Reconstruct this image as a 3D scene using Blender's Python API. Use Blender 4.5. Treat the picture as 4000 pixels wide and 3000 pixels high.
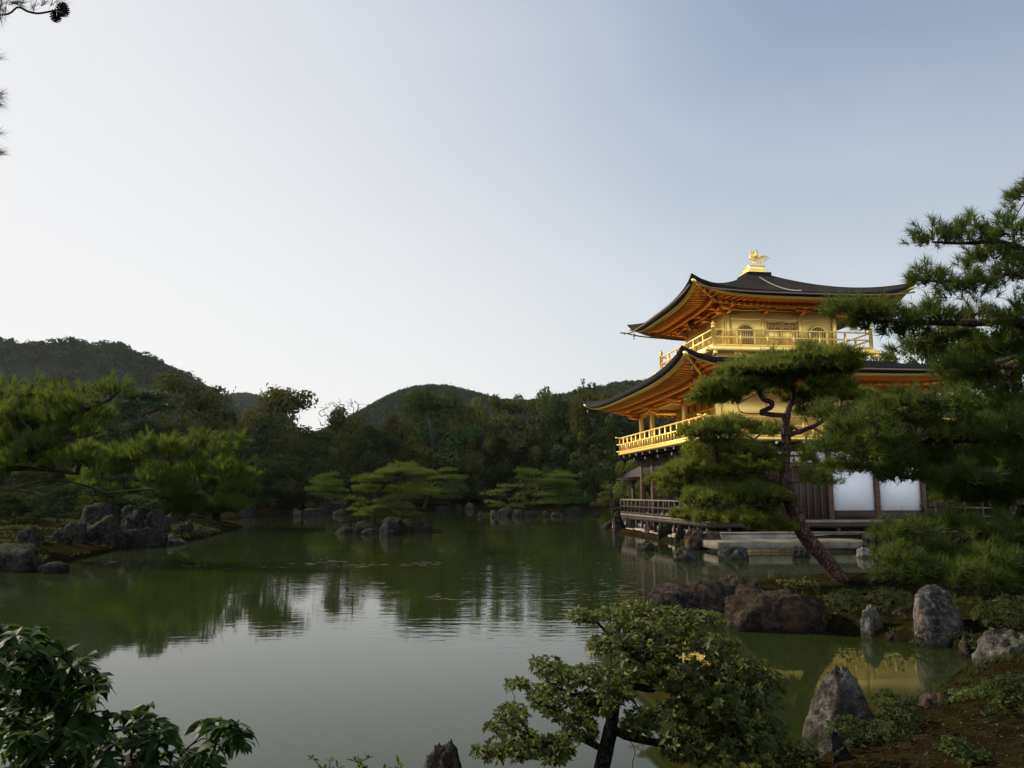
import bpy, bmesh, math, random
import numpy as np
from mathutils import Vector, Matrix, noise as mnoise
for o in list(bpy.data.objects): bpy.data.objects.remove(o)
SC = bpy.context.scene
COL = SC.collection
R = math.radians
# ------------------------------------------------------------------ camera
CAM_H, PITCH, F = 2.15, R(8.02), 3050.0            # F: focal length in pixels of the 4000 px wide photograph
cd = bpy.data.cameras.new('camera'); cam = bpy.data.objects.new('camera', cd); COL.objects.link(cam)
cam.location = (0, 0, CAM_H); cam.rotation_euler = (R(90) + PITCH, 0, 0)
cd.sensor_width = 36; cd.lens = 36 * F / 4000; cd.clip_start = 0.05; cd.clip_end = 6000
SC.camera = cam
# ------------------------------------------------------------------ light
SUN_EL, SUN_AZ = R(33), R(-68)                      # azimuth measured from +Y towards +X
SDIR = Vector((math.sin(SUN_AZ) * math.cos(SUN_EL), math.cos(SUN_AZ) * math.cos(SUN_EL), math.sin(SUN_EL)))
sl = bpy.data.lights.new('sun', 'SUN'); sun = bpy.data.objects.new('sun', sl); COL.objects.link(sun)
sl.energy = 5.0; sl.angle = R(0.6); sl.color = (1.0, 0.87, 0.68)
sun.rotation_euler = (-SDIR).to_track_quat('-Z', 'Y').to_euler(); sun.location = (-60, 20, 60)
W = bpy.data.worlds.new('World'); SC.world = W; W.use_nodes = True
wn = W.node_tree; wn.nodes.clear()
def wnode(t, **k):
    n = wn.nodes.new(t)
    for a, b in k.items(): setattr(n, a, b)
    return n
wo = wnode('ShaderNodeOutputWorld'); bg = wnode('ShaderNodeBackground'); bg.inputs[1].default_value = 0.092
sky = wnode('ShaderNodeTexSky', sky_type='NISHITA', sun_disc=False, sun_elevation=SUN_EL, sun_rotation=SUN_AZ,
            altitude=50, air_density=1.0, dust_density=0.5, ozone_density=1.6)
# thin high haze: a veil that is thicker towards the sun and towards the horizon, broken up a little
tc = wnode('ShaderNodeTexCoord'); nrm = wnode('ShaderNodeVectorMath', operation='NORMALIZE')
wn.links.new(tc.outputs['Generated'], nrm.inputs[0])
dot = wnode('ShaderNodeVectorMath', operation='DOT_PRODUCT'); dot.inputs[1].default_value = Vector((-0.80, 0.52, 0.30)).normalized()
wn.links.new(nrm.outputs[0], dot.inputs[0])
r1 = wnode('ShaderNodeMapRange', interpolation_type='SMOOTHSTEP'); r1.inputs[1].default_value = 0.30; r1.inputs[2].default_value = 0.96
r1.inputs[3].default_value = 0.0; r1.inputs[4].default_value = 4.6
wn.links.new(dot.outputs['Value'], r1.inputs[0])
sx = wnode('ShaderNodeSeparateXYZ'); wn.links.new(nrm.outputs[0], sx.inputs[0])
r2 = wnode('ShaderNodeMapRange', interpolation_type='SMOOTHSTEP'); r2.inputs[1].default_value = 0.02; r2.inputs[2].default_value = 0.58
r2.inputs[3].default_value = 3.0; r2.inputs[4].default_value = 0.0
wn.links.new(sx.outputs['Z'], r2.inputs[0])
r4 = wnode('ShaderNodeMapRange', interpolation_type='SMOOTHSTEP'); wn.links.new(sx.outputs['Y'], r4.inputs[0])      # the warm haze lies ahead, the air behind is clearer
for i, v in enumerate((-0.5, 0.4, 0.30, 1.0)): r4.inputs[i + 1].default_value = v
mp = wnode('ShaderNodeMapping'); mp.inputs['Scale'].default_value = (1.2, 0.8, 2.2); mp.inputs['Rotation'].default_value = (0, 0.5, 0.4)
wn.links.new(nrm.outputs[0], mp.inputs[0])
nz = wnode('ShaderNodeTexNoise'); nz.inputs['Scale'].default_value = 1.6; nz.inputs['Detail'].default_value = 5; nz.inputs['Roughness'].default_value = 0.5
wn.links.new(mp.outputs[0], nz.inputs[0])
r3 = wnode('ShaderNodeMapRange'); r3.inputs[1].default_value = 0.35; r3.inputs[2].default_value = 0.75; r3.inputs[3].default_value = 1.35; r3.inputs[4].default_value = 2.35
wn.links.new(nz.outputs[0], r3.inputs[0])
def wmath(op, a, b, clamp=False):
    n = wnode('ShaderNodeMath', operation=op, use_clamp=clamp)
    for i, v in enumerate((a, b)):
        if hasattr(v, 'links'): wn.links.new(v, n.inputs[i])
        else: n.inputs[i].default_value = v
    return n.outputs[0]
def wscale(v, col):
    n = wnode('ShaderNodeVectorMath', operation='SCALE'); n.inputs[0].default_value = col; wn.links.new(v, n.inputs['Scale']); return n.outputs[0]
def wadd(a, b):
    n = wnode('ShaderNodeVectorMath', operation='ADD'); wn.links.new(a, n.inputs[0]); wn.links.new(b, n.inputs[1]); return n.outputs[0]
# the veil thins out overhead, where the sky is a deeper blue
r7 = wnode('ShaderNodeMapRange', interpolation_type='SMOOTHSTEP'); wn.links.new(sx.outputs['Z'], r7.inputs[0])
for i, v in enumerate((0.52, 0.80, 1.0, 0.10)): r7.inputs[i + 1].default_value = v
tot = wadd(sky.outputs[0], wadd(wscale(wmath('MULTIPLY', r1.outputs[0], r7.outputs[0]), (1.06, 0.96, 0.84)), wadd(wscale(wmath('MULTIPLY', r2.outputs[0], r4.outputs[0]), (1.06, 0.92, 0.70)), wscale(wmath('MULTIPLY', r3.outputs[0], r7.outputs[0]), (0.92, 0.95, 1.0)))))
sp = wnode('ShaderNodeSeparateXYZ'); wn.links.new(tot, sp.inputs[0]); cb = wnode('ShaderNodeCombineXYZ')
for i, lim in enumerate((8.6, 8.45, 8.35)):          # bright parts roll off softly instead of burning out
    x = sp.outputs[i]
    d = wmath('POWER', wmath('ADD', 1.0, wmath('POWER', wmath('DIVIDE', x, lim), 3.0)), 1 / 3)
    wn.links.new(wmath('DIVIDE', x, d), cb.inputs[i])
# unseen bright cloud added behind the viewer to lighten gold walls and white panels
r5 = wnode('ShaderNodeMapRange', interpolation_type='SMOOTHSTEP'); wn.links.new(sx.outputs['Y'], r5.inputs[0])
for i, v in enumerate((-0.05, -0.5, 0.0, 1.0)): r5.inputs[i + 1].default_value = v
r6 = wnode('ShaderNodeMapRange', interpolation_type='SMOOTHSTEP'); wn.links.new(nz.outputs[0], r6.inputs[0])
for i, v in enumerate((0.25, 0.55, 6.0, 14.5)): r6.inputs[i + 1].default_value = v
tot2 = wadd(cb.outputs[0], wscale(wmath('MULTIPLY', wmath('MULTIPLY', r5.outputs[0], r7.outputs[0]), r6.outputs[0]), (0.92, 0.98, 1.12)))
# clear air overhead is darker than the air near the horizon
r8 = wnode('ShaderNodeMapRange', interpolation_type='SMOOTHSTEP'); wn.links.new(sx.outputs['Z'], r8.inputs[0])
for i, v in enumerate((0.56, 0.85, 1.0, 0.55)): r8.inputs[i + 1].default_value = v
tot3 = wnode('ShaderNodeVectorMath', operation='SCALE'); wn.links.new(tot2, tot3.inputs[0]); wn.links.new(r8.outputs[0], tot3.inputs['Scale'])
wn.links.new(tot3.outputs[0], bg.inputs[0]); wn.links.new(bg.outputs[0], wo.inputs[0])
SC.view_settings.view_transform = 'Standard'; SC.view_settings.look = 'None'; SC.view_settings.gamma = 1.0
SC.view_settings.exposure = 0.32; SC.view_settings.use_curve_mapping = False
SC.render.engine = 'CYCLES'
cy = SC.cycles
cy.max_bounces = 8; cy.diffuse_bounces = 3; cy.glossy_bounces = 6; cy.transmission_bounces = 4; cy.transparent_max_bounces = 8
cy.sample_clamp_indirect = 6.0; cy.caustics_reflective = False; cy.caustics_refractive = False
cy.use_denoising = True
try: cy.denoiser = 'OPENIMAGEDENOISE'; cy.denoising_input_passes = 'RGB_ALBEDO_NORMAL'
except Exception: pass
# ------------------------------------------------------------------ from photograph pixels to places
CP, SP = math.cos(PITCH), math.sin(PITCH)
def ray(px, py):
    a, b = (px - 2000) / F, (1500 - py) / F
    return Vector((a, CP - b * SP, SP + b * CP))
def at(px, py, Y):
    d = ray(px, py); t = Y / d.y
    return Vector((d.x * t, Y, CAM_H + d.z * t))
def onz(px, py, z=0.0):
    d = ray(px, py); t = (z - CAM_H) / d.z
    return Vector((d.x * t, d.y * t, z))
def pxsize(Y): return Y / F                          # metres per photograph pixel at depth Y
# ------------------------------------------------------------------ helpers
rng = np.random.default_rng(7)
def tag(o, label=None, cat=None, group=None, kind=None):
    if label: o['label'] = label
    if cat: o['category'] = cat
    if group: o['group'] = group
    if kind: o['kind'] = kind
    return o
def empty(name, loc=(0, 0, 0), rz=0.0, scale=1.0):
    o = bpy.data.objects.new(name, None); COL.objects.link(o)
    o.location = loc; o.rotation_euler = (0, 0, rz); o.scale = (scale,) * 3; o.empty_display_size = 0.2
    return o
def raw_mesh(name, V, faces, tint=None, smooth=False):
    """V (n,3); faces: list of (m,k) index arrays"""
    me = bpy.data.meshes.new(name)
    V = np.asarray(V, np.float32)
    faces = [np.asarray(f, np.int32) for f in faces if len(f)]
    nl = sum(f.size for f in faces); nf = sum(len(f) for f in faces)
    me.vertices.add(len(V)); me.vertices.foreach_set('co', V.ravel())
    me.loops.add(nl); me.loops.foreach_set('vertex_index', np.concatenate([f.ravel() for f in faces]))
    tot = np.concatenate([np.full(len(f), f.shape[1], np.int32) for f in faces])
    st = np.zeros(nf, np.int32); st[1:] = np.cumsum(tot)[:-1]
    me.polygons.add(nf); me.polygons.foreach_set('loop_start', st); me.polygons.foreach_set('loop_total', tot)
    if smooth: me.polygons.foreach_set('use_smooth', np.ones(nf, bool))
    me.update(calc_edges=True)
    if tint is not None:
        a = me.attributes.new('tint', 'FLOAT', 'FACE'); a.data.foreach_set('value', np.asarray(tint, np.float32))
    return me
def link(name, me, m, parent=None, loc=None):
    o = bpy.data.objects.new(name, me); COL.objects.link(o)
    if m is not None and not me.materials: me.materials.append(m)
    if parent is not None: o.parent = parent
    if loc is not None: o.location = loc
    return o
class MB:
    """collects boxes, bars and tubes and links them as one mesh object"""
    def __init__(s): s.v = []; s.q = []; s.t = []; s.n = 0
    def add(s, V, quads=(), tris=()):
        V = np.asarray(V, float); s.v.append(V)
        if len(quads): s.q.append(np.asarray(quads, int) + s.n)
        if len(tris): s.t.append(np.asarray(tris, int) + s.n)
        s.n += len(V); return s
    def box(s, a, b):
        (x0, y0, z0), (x1, y1, z1) = a, b
        V = [(x, y, z) for z in (z0, z1) for y in (y0, y1) for x in (x0, x1)]
        return s.add(V, [(0, 2, 3, 1), (4, 5, 7, 6), (0, 1, 5, 4), (2, 6, 7, 3), (0, 4, 6, 2), (1, 3, 7, 5)])
    def bar(s, p, q, w, h=None, up=(0, 0, 1)):
        """square bar from p to q, w across and h along up"""
        p, q = Vector(p), Vector(q); h = w if h is None else h
        d = (q - p).normalized(); u = Vector(up)
        if abs(d.dot(u)) > 0.99: u = Vector((1, 0, 0))
        sx = d.cross(u).normalized(); uz = sx.cross(d)
        V = [c + sx * (i * w / 2) + uz * (j * h / 2) for c in (p, q) for (i, j) in ((-1, -1), (1, -1), (1, 1), (-1, 1))]
        return s.add([tuple(x) for x in V], [(0, 1, 5, 4), (1, 2, 6, 5), (2, 3, 7, 6), (3, 0, 4, 7), (0, 3, 2, 1), (4, 5, 6, 7)])
    def tube(s, pts, radii, k=8, cap=True):
        pts = np.asarray(pts, float); n = len(pts); radii = np.broadcast_to(np.asarray(radii, float), (n,))
        T = np.gradient(pts, axis=0); T /= np.linalg.norm(T, axis=1)[:, None] + 1e-9
        ref = np.array([0.0, 0, 1]) if abs(T[0][2]) < 0.9 else np.array([1.0, 0, 0])
        ang = np.arange(k) * 2 * np.pi / k; V = []
        a = np.cross(T[0], ref); a /= np.linalg.norm(a) + 1e-9
        for i in range(n):
            a = a - T[i] * a.dot(T[i]); a /= np.linalg.norm(a) + 1e-9
            b = np.cross(T[i], a)
            V.append(pts[i] + radii[i] * (np.cos(ang)[:, None] * a + np.sin(ang)[:, None] * b))
        V = np.concatenate(V); j = np.arange(k); j2 = (j + 1) % k; r0 = (np.arange(n - 1) * k)[:, None]
        q = np.stack([r0 + j, r0 + j2, r0 + k + j2, r0 + k + j], -1).reshape(-1, 4)
        tr = []
        if cap:
            V = np.vstack([V, pts[0], pts[-1]]); c0, c1 = n * k, n * k + 1
            for j in range(k):
                tr.append((c0, (j + 1) % k, j)); tr.append((c1, (n - 1) * k + j, (n - 1) * k + (j + 1) % k))
        return s.add(V, q, tr)
    def mesh(s, name, smooth=False):
        q = np.concatenate(s.q) if s.q else np.zeros((0, 4), int); t = np.concatenate(s.t) if s.t else np.zeros((0, 3), int)
        return raw_mesh(name, np.concatenate(s.v), [q, t], smooth=smooth)
    def build(s, name, m, parent=None, smooth=False, bevel=0.0):
        o = link(name, s.mesh(name, smooth), m, parent)
        if bevel:
            b = o.modifiers.new('bevel', 'BEVEL'); b.width = bevel; b.segments = 1; b.limit_method = 'ANGLE'
        return o
# ------------------------------------------------------------------ materials
class NT:
    def __init__(s, name):
        s.m = bpy.data.materials.new(name); s.m.use_nodes = True; s.t = s.m.node_tree; s.t.nodes.clear()
        s.out = s.n('ShaderNodeOutputMaterial')
    def n(s, t, **k):
        x = s.t.nodes.new(t)
        for a, b in k.items(): setattr(x, a, b)
        return x
    def put(s, sock, v):
        if hasattr(v, 'is_linked'): s.t.links.new(v, sock)
        else: sock.default_value = v
    def noise(s, scale, detail=4, rough=0.55, vec=None, stretch=None, typ='ShaderNodeTexNoise'):
        x = s.n(typ); x.inputs['Scale'].default_value = scale
        if 'Detail' in x.inputs: x.inputs['Detail'].default_value = detail
        if 'Roughness' in x.inputs: x.inputs['Roughness'].default_value = rough
        v = vec if vec is not None else s.coord()
        if stretch is not None:
            mp = s.n('ShaderNodeMapping'); mp.inputs['Scale'].default_value = stretch; s.put(mp.inputs[0], v); v = mp.outputs[0]
        s.put(x.inputs['Vector'], v); return x.outputs[0]
    def coord(s, which='Object'):
        if not hasattr(s, 'tc'): s.tc = s.n('ShaderNodeTexCoord')
        return s.tc.outputs[which]
    def pos(s): return s.n('ShaderNodeNewGeometry').outputs['Position']
    def rng(s, v, a, b, c=0.0, d=1.0, smooth=False):
        x = s.n('ShaderNodeMapRange')
        if smooth: x.interpolation_type = 'SMOOTHSTEP'
        s.put(x.inputs[0], v)
        for i, q in enumerate((a, b, c, d)): x.inputs[i + 1].default_value = q
        return x.outputs[0]
    def mix(s, f, a, b, blend='MIX'):
        x = s.n('ShaderNodeMix', data_type='RGBA', blend_type=blend)
        s.put(x.inputs['Factor'], f)
        for k, v in (('A', a), ('B', b)):
            s.put(x.inputs[k], v if hasattr(v, 'is_linked') else (*v[:3], 1))
        return x.outputs['Result']
    def math(s, op, a, b=0.0, clamp=False):
        x = s.n('ShaderNodeMath', operation=op, use_clamp=clamp); s.put(x.inputs[0], a); s.put(x.inputs[1], b); return x.outputs[0]
    def bump(s, h, strength=0.5, dist=0.05):
        x = s.n('ShaderNodeBump'); x.inputs['Strength'].default_value = strength; x.inputs['Distance'].default_value = dist
        s.put(x.inputs['Height'], h); return x.outputs[0]
    def bsdf(s, col, rough=0.6, metal=0.0, spec=0.5, normal=None, ior=None):
        x = s.n('ShaderNodeBsdfPrincipled')
        s.put(x.inputs['Base Color'], col if hasattr(col, 'is_linked') else (*col[:3], 1)); s.put(x.inputs['Roughness'], rough)
        s.put(x.inputs['Metallic'], metal); s.put(x.inputs['Specular IOR Level'], spec)
        if ior: x.inputs['IOR'].default_value = ior
        if normal is not None: s.put(x.inputs['Normal'], normal)
        return x.outputs[0]
    def done(s, sh):
        s.t.links.new(sh, s.out.inputs['Surface']); return s.m
def m_rock(name, dark, light, moss=0.0, mosscol=(0.05, 0.06, 0.02), scale=1.0, rust=0.0):
    t = NT(name); info = t.n('ShaderNodeObjectInfo').outputs['Random']; p = t.pos()
    n1 = t.noise(1.6 * scale, 6, 0.65, p); n2 = t.noise(6.5 * scale, 6, 0.72, p); n3 = t.noise(34 * scale, 3, 0.6, p)
    c = t.mix(t.rng(n1, 0.32, 0.68), dark, light)
    c = t.mix(t.rng(n2, 0.50, 0.60, 0, 0.85), c, tuple(min(1, x * 1.6 + 0.012) for x in light))        # pale lichen
    c = t.mix(t.rng(n2, 0.36, 0.47, 0.85, 0), c, tuple(x * 0.55 for x in dark))                        # pitted dark spots
    c = t.mix(t.rng(n3, 0.35, 0.65, 0.0, 0.4), c, tuple(x * 0.6 for x in dark))
    if rust: c = t.mix(t.rng(t.noise(2.6 * scale, 4, 0.6, p), 0.52, 0.66, 0, rust), c, (0.19, 0.10, 0.045))
    if moss:
        nz = t.n('ShaderNodeSeparateXYZ'); t.put(nz.inputs[0], t.n('ShaderNodeNewGeometry').outputs['Normal'])
        f = t.math('MULTIPLY', t.rng(nz.outputs['Z'], 0.25, 0.75), t.rng(t.noise(3.0 * scale, 4, 0.6, p), 0.42, 0.62, 0, moss))
        c = t.mix(f, c, mosscol)
    sz = t.n('ShaderNodeSeparateXYZ'); t.put(sz.inputs[0], p)
    c = t.mix(t.rng(t.math('ADD', sz.outputs['Z'], t.rng(n1, 0.3, 0.7, -0.05, 0.05)), 0.03, 0.11, 0.75, 0.0), c, (0.012, 0.012, 0.008))   # wet band
    h = t.math('ADD', t.math('MULTIPLY', n2, 0.7), t.math('MULTIPLY', n3, 0.35))
    c = t.mix(t.rng(info, 0, 1, 0.0, 0.35), c, tuple(x * 0.5 for x in dark))
    return t.done(t.bsdf(c, 0.95, spec=0.06, normal=t.bump(h, 1.0, 0.10 / scale)))
def m_leaf(name, a, b, trans=0.3, transcol=None, rough=0.5, spec=0.3, vary=0.35, patch=0.0):
    t = NT(name); at_ = t.n('ShaderNodeAttribute', attribute_name='tint'); info = t.n('ShaderNodeObjectInfo').outputs['Random']
    c = t.mix(at_.outputs['Fac'], a, b)
    hsv = t.n('ShaderNodeHueSaturation'); t.put(hsv.inputs['Color'], c)
    t.put(hsv.inputs['Hue'], t.rng(info, 0, 1, 0.5 - 0.035 * vary, 0.5 + 0.025 * vary)); t.put(hsv.inputs['Value'], t.rng(info, 0, 1, 1 - vary, 1 + vary))
    c = hsv.outputs[0]
    sh = t.bsdf(c, rough, spec=spec)
    if trans:
        tr = t.n('ShaderNodeBsdfTranslucent'); tcol = transcol or tuple(x * 1.5 for x in b)
        c2 = t.mix(0.55, c, tcol); t.put(tr.inputs[0], c2)
        ms = t.n('ShaderNodeMixShader'); ms.inputs[0].default_value = trans; t.put(ms.inputs[1], sh); t.put(ms.inputs[2], tr.outputs[0]); sh = ms.outputs[0]
    return t.done(sh)
def m_bark(name, a, b, scale=1.0):
    t = NT(name); p = t.pos()
    n1 = t.noise(14 * scale, 5, 0.65, p, (1, 1, 0.35)); n2 = t.noise(5 * scale, 3, 0.5, p)
    v = t.n('ShaderNodeTexVoronoi', feature='DISTANCE_TO_EDGE'); v.inputs['Scale'].default_value = 16 * scale
    mp = t.n('ShaderNodeMapping'); mp.inputs['Scale'].default_value = (1, 1, 0.45); t.put(mp.inputs[0], p); t.put(v.inputs['Vector'], mp.outputs[0])
    crack = t.rng(v.outputs['Distance'], 0.0, 0.12)
    c = t.mix(t.rng(n1, 0.35, 0.65), a, b); c = t.mix(t.rng(n2, 0.4, 0.7, 0, 0.5), c, tuple(x * 0.6 for x in a)); c = t.mix(crack, tuple(x * 0.3 for x in a), c)
    return t.done(t.bsdf(c, 0.9, spec=0.15, normal=t.bump(t.math('ADD', crack, n1), 1.0, 0.03)))
def m_wood(name, a, b, rough=0.65, scale=1.0, stretch=(1, 1, 8)):
    t = NT(name); n1 = t.noise(3 * scale, 5, 0.6, stretch=(stretch[0], stretch[1], stretch[2])); n2 = t.noise(1.1, 3)
    c = t.mix(t.rng(n1, 0.35, 0.65), a, b); c = t.mix(t.rng(n2, 0.4, 0.7, 0, 0.4), c, tuple(x * 0.6 for x in a))
    return t.done(t.bsdf(c, rough, spec=0.3, normal=t.bump(n1, 0.25, 0.01)))
def m_gold(name='gold_leaf', a=(1.0, 0.69, 0.18), b=(1.0, 0.76, 0.24), c3=(0.94, 0.58, 0.13), d=(0.90, 0.63, 0.17)):
    t = NT(name); n1 = t.noise(0.9, 5, 0.6); n2 = t.noise(14, 4, 0.6)
    c = t.mix(t.rng(n1, 0.3, 0.7), a, b); c = t.mix(t.rng(n2, 0.5, 0.75, 0, 0.25), c, c3)
    met = t.bsdf(c, 0.42, metal=1.0, normal=t.bump(n2, 0.05, 0.01))
    dif = t.bsdf(d, 0.6, spec=0.4)
    ms = t.n('ShaderNodeMixShader'); ms.inputs[0].default_value = 0.40; t.put(ms.inputs[1], met); t.put(ms.inputs[2], dif)
    return t.done(ms.outputs[0])
def m_shingle():
    t = NT('bark_shingle'); p = t.coord(); n1 = t.noise(1.4, 5, 0.6); n2 = t.noise(26, 4, 0.65, stretch=(1, 1, 3.0)); n3 = t.noise(7, 4, 0.6)
    sz = t.n('ShaderNodeSeparateXYZ'); t.put(sz.inputs[0], p)
    w = t.math('SINE', t.math('ADD', t.math('MULTIPLY', sz.outputs['Z'], 120.0), t.math('MULTIPLY', n3, 5.0)))
    c = t.mix(t.rng(n2, 0.35, 0.7), (0.009, 0.007, 0.006), (0.066, 0.054, 0.044)); c = t.mix(t.rng(n1, 0.45, 0.7, 0, 0.6), c, (0.06, 0.05, 0.042))
    c = t.mix(t.rng(w, -0.2, 1.0, 0, 0.35), c, (0.012, 0.010, 0.009))
    return t.done(t.bsdf(c, 0.95, spec=0.06, normal=t.bump(t.math('ADD', n2, t.math('MULTIPLY', w, 0.25)), 1.0, 0.06)))
def m_stone(name, a, b, blocks=False):
    t = NT(name); p = t.pos(); n1 = t.noise(1.2, 6, 0.65, p); n2 = t.noise(18, 4, 0.6, p)
    c = t.mix(t.rng(n1, 0.35, 0.68), a, b); c = t.mix(t.rng(n2, 0.4, 0.7, 0, 0.3), c, tuple(x * 0.6 for x in a))
    sz = t.n('ShaderNodeSeparateXYZ'); t.put(sz.inputs[0], p)
    st = t.math('ADD', sz.outputs['Z'], t.rng(t.noise(3.5, 5, 0.65, p), 0.3, 0.7, -0.10, 0.10))
    c = t.mix(t.rng(st, 0.04, 0.14, 0.85, 0.0), c, (0.02, 0.018, 0.010))
    c = t.mix(t.rng(st, 0.14, 0.24, 0.35, 0.0), c, (0.10, 0.075, 0.03))
    return t.done(t.bsdf(c, 0.8, spec=0.3, normal=t.bump(n2, 0.35, 0.02)))
def m_plain(name, col, rough=0.6, metal=0.0, var=0.15, scale=4.0):
    t = NT(name); n = t.noise(scale, 4, 0.6)
    return t.done(t.bsdf(t.mix(t.rng(n, 0.3, 0.7), tuple(x * (1 - var) for x in col), tuple(min(1, x * (1 + var)) for x in col)), rough, metal=metal))
M = dict(
    gold=m_gold(), shingle=m_shingle(),
    gold_red=m_gold('gold_lacquer_bounce', (1.0, 0.43, 0.08), (1.0, 0.52, 0.12), (0.95, 0.33, 0.05), (0.92, 0.34, 0.06)),  # red lacquer under gold; orange of light bounced among gilding painted in too
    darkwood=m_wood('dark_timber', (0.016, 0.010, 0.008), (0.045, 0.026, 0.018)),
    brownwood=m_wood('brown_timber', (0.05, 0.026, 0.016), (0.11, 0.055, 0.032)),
    railwood=m_wood('weathered_rail', (0.07, 0.055, 0.05), (0.16, 0.14, 0.13), stretch=(1, 8, 1)),
    deck=m_wood('deck_boards', (0.10, 0.085, 0.07), (0.20, 0.17, 0.14), stretch=(6, 1, 1)),
    plaster=m_plain('white_plaster', (0.70, 0.70, 0.70), 0.9, var=0.04, scale=1.5), white=m_plain('white_paint', (0.82, 0.82, 0.80), 0.6, var=0.04),
    eaveline=m_plain('eave_batten', (0.16, 0.105, 0.05), 0.6), black=m_plain('charred_edge', (0.012, 0.009, 0.008), 0.9),
    lattice_dark=m_plain('window_shade', (0.10, 0.08, 0.05), 0.7), bronze=m_plain('old_bronze', (0.10, 0.09, 0.05), 0.45, 0.8),
    chain=m_plain('chain_metal', (0.30, 0.29, 0.28), 0.6, 0.3), plaque=m_plain('black_lacquer', (0.012, 0.011, 0.012), 0.4),
    stone=m_stone('landing_stone', (0.075, 0.068, 0.052), (0.175, 0.158, 0.12)), basestone=m_stone('base_stone', (0.17, 0.135, 0.09), (0.33, 0.27, 0.18)),
    podium=m_stone('podium_plaster', (0.13, 0.12, 0.10), (0.27, 0.25, 0.21)),
    rock_grey=m_rock('rock_grey', (0.016, 0.015, 0.014), (0.075, 0.069, 0.064), 0.6), rock_dark=m_rock('rock_dark', (0.008, 0.008, 0.007), (0.032, 0.029, 0.027), 0.6),  # darkened stone; missing tree shade on the side bank is put into it
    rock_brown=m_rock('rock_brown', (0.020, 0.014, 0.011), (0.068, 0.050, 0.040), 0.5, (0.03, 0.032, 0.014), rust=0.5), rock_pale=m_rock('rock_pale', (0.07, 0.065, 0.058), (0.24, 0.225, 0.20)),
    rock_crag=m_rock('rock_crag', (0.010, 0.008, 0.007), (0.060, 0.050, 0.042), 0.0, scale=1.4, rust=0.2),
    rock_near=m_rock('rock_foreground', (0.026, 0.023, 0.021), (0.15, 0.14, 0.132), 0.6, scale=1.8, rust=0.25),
    pine_bark=m_bark('pine_bark', (0.055, 0.033, 0.025), (0.15, 0.085, 0.06)), dark_bark=m_bark('dark_bark', (0.02, 0.015, 0.012), (0.06, 0.045, 0.035), 1.5),
    grey_bark=m_bark('grey_bark', (0.06, 0.05, 0.042), (0.15, 0.13, 0.11)), far_bark=m_plain('far_bark', (0.016, 0.012, 0.010), 1.0),
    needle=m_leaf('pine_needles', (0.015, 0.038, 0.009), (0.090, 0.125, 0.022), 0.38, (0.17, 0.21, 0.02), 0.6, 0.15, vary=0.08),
    needle_front=m_leaf('sunlit_needles', (0.026, 0.054, 0.010), (0.180, 0.205, 0.034), 0.42, (0.28, 0.31, 0.03), 0.6, 0.15, vary=0.05),  # brighter needles for the leaning pine, its sunlight put into the colour
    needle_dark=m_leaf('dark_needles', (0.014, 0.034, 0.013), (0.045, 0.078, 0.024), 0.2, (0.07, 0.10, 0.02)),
    needle_lit=m_leaf('lit_needles', (0.011, 0.032, 0.007), (0.082, 0.122, 0.014), 0.45, (0.18, 0.23, 0.012), 0.6, 0.15, vary=0.08),  # backlit yellow green of the bank pines is painted into these needles
    niwaki=m_leaf('clipped_needles', (0.026, 0.048, 0.011), (0.135, 0.148, 0.026), 0.34, (0.20, 0.22, 0.02), 0.7, 0.1, vary=0.2),
    leaf_olive=m_leaf('olive_leaves', (0.030, 0.035, 0.012), (0.098, 0.098, 0.033), 0.26, (0.15, 0.15, 0.03), 0.95, 0.0),
    leaf_green=m_leaf('green_leaves', (0.016, 0.030, 0.012), (0.055, 0.078, 0.026), 0.2, (0.09, 0.12, 0.02), 0.95, 0.0),
    leaf_dark=m_leaf('dark_leaves', (0.011, 0.019, 0.008), (0.040, 0.054, 0.019), 0.18, (0.06, 0.08, 0.02), 0.95, 0.0),
    leaf_brown=m_leaf('brownish_leaves', (0.029, 0.033, 0.012), (0.088, 0.090, 0.031), 0.24, (0.12, 0.125, 0.03), 0.95, 0.0, vary=0.15),
    leaf_hill=m_leaf('hill_leaves', (0.006, 0.014, 0.006), (0.034, 0.054, 0.019), 0.10, None, 0.95, 0.0),
    leaf_bush=m_leaf('bush_leaves', (0.018, 0.040, 0.008), (0.128, 0.152, 0.034), 0.42, (0.26, 0.29, 0.04), 0.5, 0.22, vary=0.1),
    leaf_shrub=m_leaf('glossy_leaves', (0.006, 0.020, 0.004), (0.032, 0.068, 0.011), 0.38, (0.09, 0.18, 0.02), 0.48, 0.14, vary=0.1),
    leaf_low=m_leaf('low_shrub_leaves', (0.011, 0.024, 0.006), (0.062, 0.078, 0.020), 0.36, (0.14, 0.16, 0.03), 0.7, 0.1, vary=0.2),
    dry=m_leaf('dry_grass', (0.022, 0.013, 0.007), (0.080, 0.048, 0.020), 0.2, None, 0.8, 0.1, vary=0.1),
)
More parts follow.
